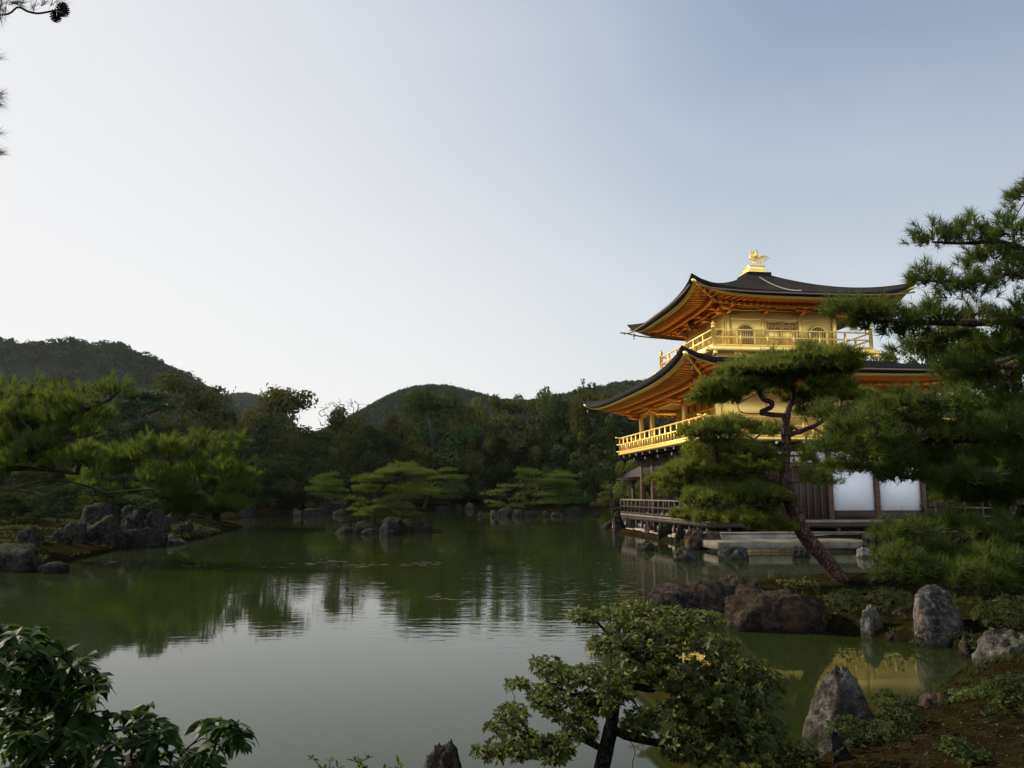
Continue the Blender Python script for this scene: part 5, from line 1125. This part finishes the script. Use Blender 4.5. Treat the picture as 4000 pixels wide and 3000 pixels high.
pine('bent_pine', 'dark limbed pine with a long bent branch stretching over the mossy bank', tuple(lb), limbs, BENT, .50, .032, 40, .40, 26, .020, .26, 'needle_lit', 'dark_bark', 31, tw=8, step=.4)
sb = np.array([*at(846, 2030, 52)[:2], 0]); sb[2] = gz(sb[0], sb[1])
limbs = [[sb - (0, 0, .3), at(842, 1985, 51.5), at(815, 1940, 51.5), at(790, 1890, 51.5)], [at(815, 1940, 51.5), at(720, 1905, 51.5), at(620, 1880, 51.5), at(480, 1870, 51.5), at(380, 1880, 51.5)], [at(815, 1940, 51.5), at(880, 1880, 51.5), at(940, 1820, 51.5)], [at(790, 1890, 51.5), at(760, 1820, 51.5), at(740, 1770, 51.5)], [at(790, 1890, 51.5), at(680, 1840, 51.5), at(560, 1800, 51.5), at(420, 1780, 51.5)]]
limbs = [[np.array(q, float) for q in l] for l in limbs]
BP = pads_px([(270, 420, 1740, 1830), (380, 540, 1735, 1830), (500, 640, 1715, 1810), (600, 740, 1700, 1800), (700, 830, 1700, 1790), (800, 890, 1720, 1800), (880, 970, 1705, 1800), (300, 460, 1810, 1890), (430, 600, 1800, 1890), (560, 720, 1780, 1880), (690, 850, 1780, 1870), (830, 960, 1790, 1890),
    (620, 780, 1850, 1940), (740, 900, 1850, 1950), (860, 990, 1850, 1940), (560, 680, 1900, 1970), (680, 830, 1920, 1985), (830, 960, 1920, 1980), (880, 1000, 1840, 1900), (520, 650, 1950, 2010), (300, 440, 1880, 1950), (420, 560, 1900, 1970), (640, 800, 1965, 2020), (780, 930, 1960, 2015), (440, 580, 1960, 2010), (330, 460, 1940, 2000)], 51, 2.0, .9, 9, 1.7)
pine('spreading_pine', 'low wide pine glowing yellow green with upright shoots at the point of the bank', tuple(sb), limbs, BP, .28, .02, 27, .58, 26, .036, .24, 'needle_lit', 'dark_bark', 41, tw=7, step=.5)
fp = np.array([*at(560, 1900, 80)[:2], 0]); fp[2] = gz(fp[0], fp[1])
limbs = [[np.array(q, float) for q in l] for l in ([fp - (0, 0, .3), at(560, 1720, 80), at(548, 1620, 80), at(530, 1560, 80)], [at(548, 1620, 80), at(620, 1600, 80)], [at(548, 1610, 80), at(470, 1590, 80)])]
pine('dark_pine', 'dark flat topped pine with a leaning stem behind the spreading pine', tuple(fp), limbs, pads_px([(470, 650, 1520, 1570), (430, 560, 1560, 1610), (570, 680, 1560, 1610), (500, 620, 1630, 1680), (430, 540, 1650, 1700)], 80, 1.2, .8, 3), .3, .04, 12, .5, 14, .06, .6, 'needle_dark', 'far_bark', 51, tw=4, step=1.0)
# clipped pines on the islands
NG = 'clipped pines on the islands'
def niwaki(px, yb, Y, z, boxes, label, seed, trunk, r0=.13, needle='niwaki', name='clipped_pine'):
    b = np.array([*at(px, yb, Y)[:2], z]); limbs = [[b - (0, 0, .2)] + [np.array(at(x, y, Y)) for x, y in trunk]]
    k = pxsize(Y); pine(name, label, tuple(b), limbs, pads_px(boxes, Y, .5, .8, seed, 1.35), r0, .014, 0.8 / (k * k * 30), 4.0 * k + .10, 12, .6 * k, .60, needle, 'dark_bark', seed, NG, tw=4, step=.4)
niwaki(1459, 2060, 45.9, .35, [(1522, 1625, 1796, 1828), (1478, 1690, 1828, 1862), (1388, 1540, 1850, 1880), (1386, 1538, 1892, 1922), (1350, 1396, 1928, 1952), (1390, 1448, 1944, 1968), (1462, 1562, 1930, 1966), (1354, 1416, 1962, 1992), (1458, 1612, 1958, 1988), (1390, 1552, 1978, 2012), (1536, 1680, 1864, 1916), (1520, 1702, 1908, 1956), (1560, 1640, 1985, 2010)],
       'wide yellow green clipped pine leaning out from the rocky pine island', 61, [(1462, 1990), (1470, 1930), (1510, 1890), (1560, 1850), (1580, 1815)], .15)
niwaki(1655, 1975, 100, .5, [(1715, 1788, 1825, 1846), (1680, 1815, 1852, 1872), (1694, 1810, 1870, 1902), (1664, 1812, 1902, 1936), (1680, 1800, 1930, 1960), (1600, 1720, 1880, 1920)], 'dark green layered pine on the distant shore behind the pine island', 62, [(1680, 1930), (1735, 1880), (1750, 1840)], .2, 'needle')
niwaki(1275, 1985, 84.5, .35, [(1224, 1322, 1846, 1872), (1222, 1336, 1874, 1898), (1200, 1344, 1896, 1922), (1212, 1336, 1920, 1948), (1190, 1240, 1958, 1985), (1290, 1350, 1950, 1975)], 'small clipped pine with four flat green tiers above the peaked rock', 63, [(1270, 1930), (1272, 1860)], .14, 'needle')
niwaki(1985, 2010, 79.5, .35, [(1886, 1972, 1918, 1952), (1892, 1972, 1952, 1976), (1944, 2000, 1880, 1906), (1920, 1990, 1900, 1930)], 'small yellowish clipped pine at the outer end of the mossy islet', 64, [(1960, 1965), (1945, 1930)], .09)
niwaki(2012, 2010, 80.5, .5, [(2012, 2112, 1822, 1850), (2012, 2090, 1856, 1882), (2000, 2098, 1876, 1912), (2012, 2092, 1908, 1944), (1996, 2090, 1938, 1975), (1980, 2050, 1960, 1990)], 'tall green clipped pine on a thin stem in the middle of the mossy islet', 65, [(2020, 1960), (2050, 1900), (2062, 1840)], .11, 'needle')
niwaki(2192, 2016, 79.5, .35, [(2124, 2250, 1838, 1868), (2100, 2250, 1880, 1906), (2090, 2262, 1902, 1936), (2100, 2272, 1934, 1966), (2110, 2240, 1868, 1890)], 'broad round headed green pine on a dark stem at the pavilion end of the islet', 66, [(2190, 1960), (2186, 1860)], .17, 'needle')
niwaki(2480, 2010, 57, .5, [(2436, 2510, 1905, 1945), (2430, 2500, 1935, 1975), (2450, 2540, 1880, 1910), (2560, 2640, 1900, 1940)], 'yellow green clipped pine seen past the corner of the veranda', 67, [(2480, 1950), (2475, 1890)], .09)
# pine overhead at the picture edge, reaching in from out of view
ob = np.array([-5.3, 3.3, gz(-5.3, 3.3)])
limbs = [[ob - (0, 0, .3), ob + (.1, .4, 1.6), ob + (.4, .9, 3.2), ob + (.75, 1.3, 4.6), ob + (1.1, 1.5, 6.0)], [ob + (.9, 1.4, 5.0), at(-220, 70, 4.9), at(-60, 60, 4.8), at(30, 55, 4.8), at(70, 28, 4.8), at(110, 45, 4.8), at(150, 52, 4.8), at(200, 44, 4.8), at(228, 38, 4.8)], [ob + (.55, 1.1, 3.8), at(-200, 420, 4.9), at(-60, 380, 4.9)], [ob + (.45, .95, 3.4), at(-180, 640, 4.9), at(-70, 590, 4.9)]]
limbs = [[np.array(q, float) for q in l] for l in limbs]
r = np.random.default_rng(77); P, A = [], []
def spray(x, y, n, dirs, s=18):
    for _ in range(n): P.append(np.array(at(x + r.normal(0, s), y + r.normal(0, s), 4.8 + r.normal(0, .05)))); A.append(np.array(dirs) + r.normal(0, .25, 3))
spray(20, 20, 9, (.1, 0, -.2), 22); spray(60, 14, 5, (.5, 0, .2), 14); spray(130, 18, 2, (.5, 0, .9), 12); spray(180, 14, 2, (.4, 0, .8), 10); spray(225, 20, 3, (.7, 0, .6), 8); spray(238, 52, 1, (.7, 0, -.7), 3)
spray(-10, 70, 4, (.1, 0, -.9), 14); spray(-12, 230, 3, (.8, 0, .3), 5); spray(-10, 370, 6, (1, 0, -.1), 8); spray(-12, 405, 3, (1, 0, -.5), 6); spray(-14, 520, 2, (.7, 0, .5), 5); spray(-8, 595, 4, (1, 0, 0), 5); spray(-60, 380, 9, (.6, 0, .1), 20); spray(-70, 590, 9, (.6, 0, .1), 20)
op = empty('overhanging_pine', tuple(ob)); tag(op, 'pine branch with two cones reaching into the sky from beyond the picture corner', 'pine tree')
wd = Wood()
for l in limbs: wd.limb([q - ob for q in l], sub=4)
link('trunk', wd.mesh('trunk', .11, .008, e=2.0), M['dark_bark'], op)
P2, A2, _ = pad_tufts([(ob + (dx, dy, dz), 1.0, 1.0, .3) for dx, dy, dz in ((-.6, 1.2, 5.9), (.3, .6, 6.4), (-.9, .5, 4.6), (-.8, 1.6, 3.5))], 90, 5)
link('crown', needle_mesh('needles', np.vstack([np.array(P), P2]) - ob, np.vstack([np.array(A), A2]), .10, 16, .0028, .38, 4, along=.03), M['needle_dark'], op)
for x, y, s_ in ((218, 62, .033), (247, 38, .036)):
    c = np.array(at(x, y, 4.75)) - ob; mb = MB(); rr_ = np.random.default_rng(int(x))
    mb.tube([c + (0, 0, s_ * 1.3), c + (0, 0, s_ * .6), c - (0, 0, s_ * .5), c - (0, 0, s_ * 1.25)], [s_ * .3, s_ * .68, s_ * .62, s_ * .15], 9)
    for i in range(70):
        f = i / 70; a = i * 2.4; z = s_ * (1.2 - 2.4 * f); q = s_ * .72 * math.sqrt(max(.05, 1 - (2 * f - 1) ** 2)); d = np.array([math.cos(a), math.sin(a), -.15]); e = np.array([-math.sin(a), math.cos(a), 0])
        p0 = c + d * q + (0, 0, z); w = s_ * .2
        mb.add([p0 - e * w, p0 + e * w, p0 + d * s_ * .42 + e * w * .5 + (0, 0, .004), p0 + d * s_ * .42 - e * w * .5 + (0, 0, .004), p0 + (0, 0, -s_ * .12)], [(0, 1, 2, 3)], [(0, 3, 4), (1, 4, 2), (2, 4, 3)])
    mb.build('pine_cone', M['dark_bark'], op)
# ------------------------------------------------------------------ shrubs
def shrub(name, label, base, targets, A, r0, rt, nl, L, w, mat, bark, seed, limbs=None, droop=.45, flat=.5, spread=.9, group=None, cat='shrub', step=.07, wig=.2, inner=0):
    root = empty(name, tuple(base)); tag(root, label, cat, group); b = np.array(base, float); wd = Wood(); T = np.asarray(targets) - b
    if limbs:
        for l in limbs: wd.limb([np.asarray(q) - b for q in l], sub=4)
    else: wd.limb([(0, 0, -.05), (0.01, 0, T[:, 2].max() * .15 + .02)], sub=2)
    wd.twigs(T, seed, step, wig); link('stems', wd.mesh('stems', r0, rt, k0=8), M[bark], root)
    A = np.asarray(A); P = T; link('foliage', leaf_mesh('leaves', P, A, nl, L, w, droop, spread, seed, flat), M[mat], root); return root
def clusters(boxes, Y, depth, per, seed, up=.75):
    """leaf whorls through the volume of each box of pixels (x0, x1, y0, y1)"""
    r = np.random.default_rng(seed); P, A = [], []
    for b in boxes:
        x0, x1, y0, y1 = b[:4]; yy = b[4] if len(b) > 4 else Y; n = max(3, int((x1 - x0) * (y1 - y0) * per / 1e4))
        for _ in range(n):
            a = r.uniform(0, 6.28); q = math.sqrt(r.uniform(0, 1)); dx = math.cos(a) * q; dz = math.sin(a) * q; d = r.normal(0, depth)
            P.append(np.array(at((x0 + x1) / 2 + dx * (x1 - x0) / 2, (y0 + y1) / 2 - dz * (y1 - y0) / 2, yy + d))); A.append(np.array([dx * .6 + r.normal(0, .2), -.25 + d * .5 + r.normal(0, .3), up + .3 * dz + r.normal(0, .15)]))
    return np.array(P), np.array(A)
# the twisted bush in the middle of the near bank
BB = [(2218, 2305, 2378, 2430), (2255, 2345, 2385, 2440), (2330, 2520, 2370, 2430), (2420, 2560, 2350, 2400), (2530, 2700, 2375, 2440), (2660, 2825, 2385, 2440), (2290, 2500, 2480, 2560), (2360, 2560, 2430, 2500), (2500, 2760, 2440, 2550), (2720, 2890, 2480, 2570), (2075, 2190, 2565, 2640), (2130, 2240, 2600, 2680), (2840, 3000, 2560, 2650), (2900, 3070, 2620, 2720),
    (1978, 2060, 2650, 2700), (2160, 2500, 2600, 2690), (2060, 2185, 2675, 2760), (2530, 2920, 2580, 2710), (1940, 2060, 2750, 2840), (2080, 2400, 2700, 2815), (2560, 3000, 2720, 2830), (2700, 3050, 2680, 2800), (1900, 2020, 2820, 2880), (1850, 1980, 2900, 2970), (1960, 2110, 2850, 2970), (2100, 2235, 2870, 2985), (2420, 2580, 2770, 2870), (2580, 3020, 2820, 2990), (2300, 2480, 2660, 2760), (2400, 2650, 2540, 2650), (2860, 3080, 2800, 2900), (2200, 2330, 2800, 2900)]
bb = np.array([*at(2350, 2990, 5.7)[:2], 0]); bb[2] = gz(bb[0], bb[1])
limbs = [[bb - (0, 0, .15), at(2345, 3040, 5.7), at(2360, 2960, 5.7), at(2385, 2850, 5.72), at(2400, 2760, 5.75), at(2440, 2660, 5.8), at(2480, 2560, 5.8)], [at(2385, 2850, 5.72), at(2440, 2872, 5.7), at(2480, 2930, 5.68), at(2470, 2990, 5.66), at(2490, 3060, 5.66)], [at(2395, 2790, 5.74), at(2320, 2720, 5.6), at(2230, 2715, 5.5), at(2180, 2690, 5.5)],
    [at(2400, 2760, 5.75), at(2470, 2685, 5.8), at(2560, 2690, 5.9), at(2680, 2640, 6.0), at(2800, 2600, 6.0)], [at(2365, 2930, 5.7), at(2250, 2880, 5.5), at(2130, 2900, 5.4), at(2050, 2860, 5.3), at(1980, 2830, 5.3)], [at(2440, 2872, 5.7), at(2560, 2900, 5.8), at(2700, 2910, 6.0), at(2880, 2850, 6.1)], [at(2470, 2585, 5.8), at(2400, 2500, 5.7), at(2330, 2430, 5.7)], [at(2480, 2560, 5.8), at(2600, 2480, 5.9), at(2720, 2430, 5.9)], [at(2130, 2900, 5.4), at(2080, 2960, 5.3), at(2000, 2950, 5.3)]]
P, A = clusters(BB, 5.75, .30, 58, 3)
shrub('twisted_bush', 'large twisted bush of small pale green leaves on crooked dark branches at the near bank', bb, P, A, .055, .0026, 9, .050, .019, 'leaf_bush', 'dark_bark', 8, limbs, .22, .30, cat='bush')
# glossy long-leaved shrubs at the near corner
S1 = [(60, 2470), (135, 2450), (20, 2500), (105, 2520), (180, 2500), (30, 2570), (100, 2580), (170, 2575), (240, 2545), (280, 2590), (330, 2600), (355, 2640), (60, 2640), (150, 2640), (220, 2640), (300, 2660), (20, 2700), (110, 2710), (190, 2720), (270, 2730), (340, 2560), (60, 2770), (150, 2790), (240, 2790), (310, 2770), (20, 2850), (110, 2860), (200, 2860), (280, 2850), (50, 2930), (150, 2940), (240, 2930), (330, 2920), (100, 2990), (200, 2990), (10, 2440), (-60, 2520), (-40, 2650)]
S2 = [(575, 2745), (480, 2780), (560, 2800), (420, 2800), (500, 2840), (600, 2815), (640, 2830), (380, 2850), (450, 2890), (540, 2890), (620, 2880), (400, 2940), (500, 2950), (590, 2950), (660, 2930), (720, 2925), (770, 2930), (820, 2960), (690, 2985), (760, 2990), (350, 2980), (460, 2995), (560, 2995), (860, 2990), (310, 2880), (790, 2820), (830, 2810), (870, 2830), (925, 2815), (945, 2850), (890, 2850)]
for nm2, nm, lab, pts, Y, bx, sd in ((0, 'glossy_shrub', 'tall dark shrub with long drooping glossy leaves in the near corner', S1, 3.9, 60, 4), (1, 'glossy_shrub', 'lower glossy leaved shrub with separate leaf whorls against the bright water', S2, 4.1, 480, 6)):
    r = np.random.default_rng(sd); pts = pts + [(x + r.normal(0, 40), y + abs(r.normal(0, 50)) + 20) for x, y in pts for _ in range(1 if nm2 else 2)]; P = np.array([at(x + r.normal(0, 6), y + 12, Y + r.normal(0, .25)) for x, y in pts]); A = np.stack([r.normal(0, .22, len(P)), r.normal(-.1, .22, len(P)), np.full(len(P), 1.0)], 1)
    b = np.array([*at(bx, 2900, Y + .25)[:2], 0]); b[2] = gz(b[0], b[1])
    shrub(nm, lab, b, P, A, .02, .0035, 12, .110, .042, 'leaf_shrub', 'dark_bark', sd, None, .75, .55, 1.0, 'glossy shrubs of the near corner')
for i, (x, y, n, lab) in enumerate(((1285, 2968, 4, 'first small seedling from the glossy shrubs along the bottom edge, with upright leaves'), (1420, 2962, 4, 'second small seedling along the bottom edge, with a tall twig'), (1565, 2984, 2, 'tiny seedling nearest to the dark rock tip at the bottom edge'))):
    r = np.random.default_rng(i); P = np.array([at(x + r.normal(0, 26), y + r.uniform(-6, 50), 4.6 + r.normal(0, .05)) for _ in range(n + 2)]); A = np.stack([r.normal(0, .3, n + 2), r.normal(0, .3, n + 2), np.ones(n + 2)], 1)
    b = np.array([*at(x, 2990, 4.65)[:2], 0]); b[2] = gz(b[0], b[1]); shrub('seedling', lab, b, P, A, .006, .002, 6, .05, .015, 'leaf_bush', 'dark_bark', 20 + i, None, .15, .2, .6, 'seedlings at the bottom edge', 'seedling')
# small-leaved low shrubs among the rocks
LS = [('dark clipped low shrub spreading over the promontory beneath the leaning pine', [(3217, 3400, 2300, 2400), (3240, 3380, 2380, 2475), (3380, 3560, 2296, 2370), (3430, 3540, 2360, 2430)], 13.6, .35, 60, .05, .022, 'leaf_low', 3360),
    ('little yellowish shrub behind the broad brown boulder', [(3025, 3110, 2262, 2310), (3090, 3200, 2270, 2320)], 15.6, .25, 60, .05, .022, 'leaf_bush', 3110),
    ('leafy shrub at the picture edge above the slanting rock', [(3790, 3900, 2350, 2440), (3870, 4020, 2320, 2420), (3840, 3990, 2400, 2460)], 11.2, .3, 45, .05, .02, 'leaf_low', 3900),
    ('small shrub over the low rusty rock', [(3745, 3860, 2470, 2540), (3800, 3880, 2500, 2560)], 10.8, .2, 45, .045, .02, 'leaf_low', 3800),
    ('dense low shrub spilling over the side of the pyramid rock', [(3400, 3520, 2690, 2780), (3480, 3600, 2730, 2830), (3230, 3400, 2800, 2890), (3380, 3600, 2800, 2920), (3400, 3560, 2900, 3000), (3300, 3420, 2870, 2960)], 6.7, .22, 42, .045, .017, 'leaf_low', 3470),
    ('dark shrub at the bottom between the twisted bush and the pyramid rock', [(3000, 3100, 2850, 2930), (3060, 3200, 2900, 3000), (2960, 3100, 2930, 3020)], 6.3, .2, 45, .045, .018, 'leaf_low', 3080),
    ('sparse shrub with pale lit leaves on the bank beside the brown dome rock', [(3735, 3850, 2690, 2760), (3700, 3800, 2740, 2810), (3800, 3880, 2720, 2770)], 7.6, .15, 34, .05, .019, 'leaf_bush', 3790),
    ('leafy shrub at the picture edge above the bare brown bank', [(3840, 3960, 2640, 2720), (3900, 4040, 2630, 2740), (3880, 4000, 2710, 2760)], 6.9, .2, 36, .055, .02, 'leaf_low', 3940),
    ('dark shrub low on the bare bank in the picture corner', [(3660, 3780, 2880, 2960), (3740, 3860, 2920, 3010)], 5.6, .15, 40, .045, .018, 'leaf_low', 3750),
    ('tufted shrub at the foot of the tall pale faced standing rock', [(3560, 3640, 2480, 2530), (3700, 3770, 2440, 2520)], 11.6, .15, 50, .045, .018, 'leaf_low', 3650),
    ('small mossy bush on the back of the long craggy rock', [(2905, 2975, 2290, 2330)], 15.4, .15, 60, .045, .02, 'leaf_low', 2940)]
for i, (lab, boxes, Y, dep, per, L, w, mat, bx) in enumerate(LS):
    P, A = clusters(boxes, Y, dep, per * (Y / 9) ** .5, 50 + i); b = np.array([*at(bx, 2500, Y + .1)[:2], 0]); b[2] = max(gz(b[0], b[1]), 0.02); P[:, 2] = np.maximum(P[:, 2], ground_h(P[:, :2]) + .03)
    shrub('low_shrub', lab, b, P, A, .016, .0022, 9, L, w, mat, 'dark_bark', 60 + i, None, .35, .3, .9, 'low shrubs among the rocks', step=.1)
# ------------------------------------------------------------------ litter and tufts on the near ground
r = np.random.default_rng(91)
def land_points(n, x0, x1, y0, y1, zmin=.10):
    P = np.stack([r.uniform(x0, x1, n), r.uniform(y0, y1, n)], 1); z = ground_h(P); k = z > zmin
    return np.column_stack([P[k], z[k]])
P = land_points(6000, 2.0, 8.5, 3.5, 9.5); P = np.vstack([P, land_points(3000, 2.4, 13, 11, 20)]); P[:, 2] += .012
N_ = np.column_stack([r.normal(0, .35, (len(P), 2)), np.ones(len(P))])
tag(link('leaf_litter', card_mesh('leaf_litter', P, N_, .034, 3, aspect=.45), M['dry']), 'dry fallen leaves and pine needles strewn over the brown bank', 'leaf litter', kind='stuff')
P = land_points(2600, 1.5, 9, 3.5, 10); P = np.vstack([P, land_points(2600, 2.4, 13, 11, 20), land_points(14000, -30, -13, 18, 56), land_points(900, -10, -4, 44, 48.5), land_points(900, -3.5, 8, 77, 84)])
k = vnoise(P[:, :2], 1.4, 5) > .48; P = P[k]
tag(link('moss_tufts', needle_mesh('moss_tufts', P, np.tile([0, 0, 1.0], (len(P), 1)), .11, 12, .010, .55, 7), M['leaf_low']), 'low tufts of moss and grass on the banks and islets', 'moss', kind='stuff')
# low bamboo rail on the garden side of the pavilion
a, b = at(3630, 1960, 40), at(3990, 1968, 36); za = max(gz(a.x, a.y), .3)
br = empty('bamboo_rail', (a.x, a.y, za)); tag(br, 'low rail of pale bamboo poles glinting beside the pavilion, behind the pine', 'fence')
d = Vector((b.x - a.x, b.y - a.y, 0))
for z in (.45, .85, 1.25): MB().tube([(0, 0, z), tuple(d * .5 + Vector((0, 0, z + .01))), tuple(d + Vector((0, 0, z)))], .035, 6).build('pole', M['basestone'], br)
for i in range(6): q = d * (i / 5); MB().tube([(q.x, q.y, -.4), (q.x, q.y, 1.45)], .045, 6).build('post', M['brownwood'], br)

# pale flat flecks in rows on the water
P = []
for x, y, n, sx_, sy_ in ((470, 2200, 10, 60, 4), (900, 2205, 10, 120, 8), (1230, 2200, 14, 60, 8), (1420, 2205, 16, 60, 8), (1640, 2202, 18, 60, 5), (1250, 2270, 8, 60, 20), (1700, 2330, 8, 50, 6), (2400, 2210, 4, 40, 20), (1760, 2150, 5, 30, 6)):
    for _ in range(n): q = onz(x + r.normal(0, sx_), y + r.normal(0, sy_), .006); P.append((q.x, q.y, .006))
P = np.array(P); V, Q = [], []
for i, q in enumerate(P):
    a = r.uniform(.05, .16); b = r.uniform(.03, .07); m = 7
    V += [(q[0] + a * math.cos(t_ * 2 * math.pi / m) * r.uniform(.7, 1.2), q[1] + b * math.sin(t_ * 2 * math.pi / m) * r.uniform(.7, 1.2), .006 + .0002 * (i % 9)) for t_ in range(m)]
    Q.append([i * m + t_ for t_ in range(m)])
tag(link('pale_flecks', raw_mesh('pale_flecks', V, [Q]), M['basestone']), 'pale flecks in loose lines on the open water', 'floating debris', kind='stuff')

# ------------------------------------------------------------------ the air between the garden and the hills
hv = MB().box((-900, -60, -3), (700, 1500, 190)).build('haze', None); hv['kind'] = 'stuff'; hv['label'] = 'thin pale haze in the air over pond and hills'
t = NT('haze_air'); v = t.n('ShaderNodeVolumePrincipled'); v.inputs['Color'].default_value = (0.86, 0.92, 1.0, 1); v.inputs['Density'].default_value = 0.00004; v.inputs['Anisotropy'].default_value = 0.3
t.t.links.new(v.outputs[0], t.out.inputs['Volume']); hv.data.materials.append(t.m); cy.volume_bounces = 0
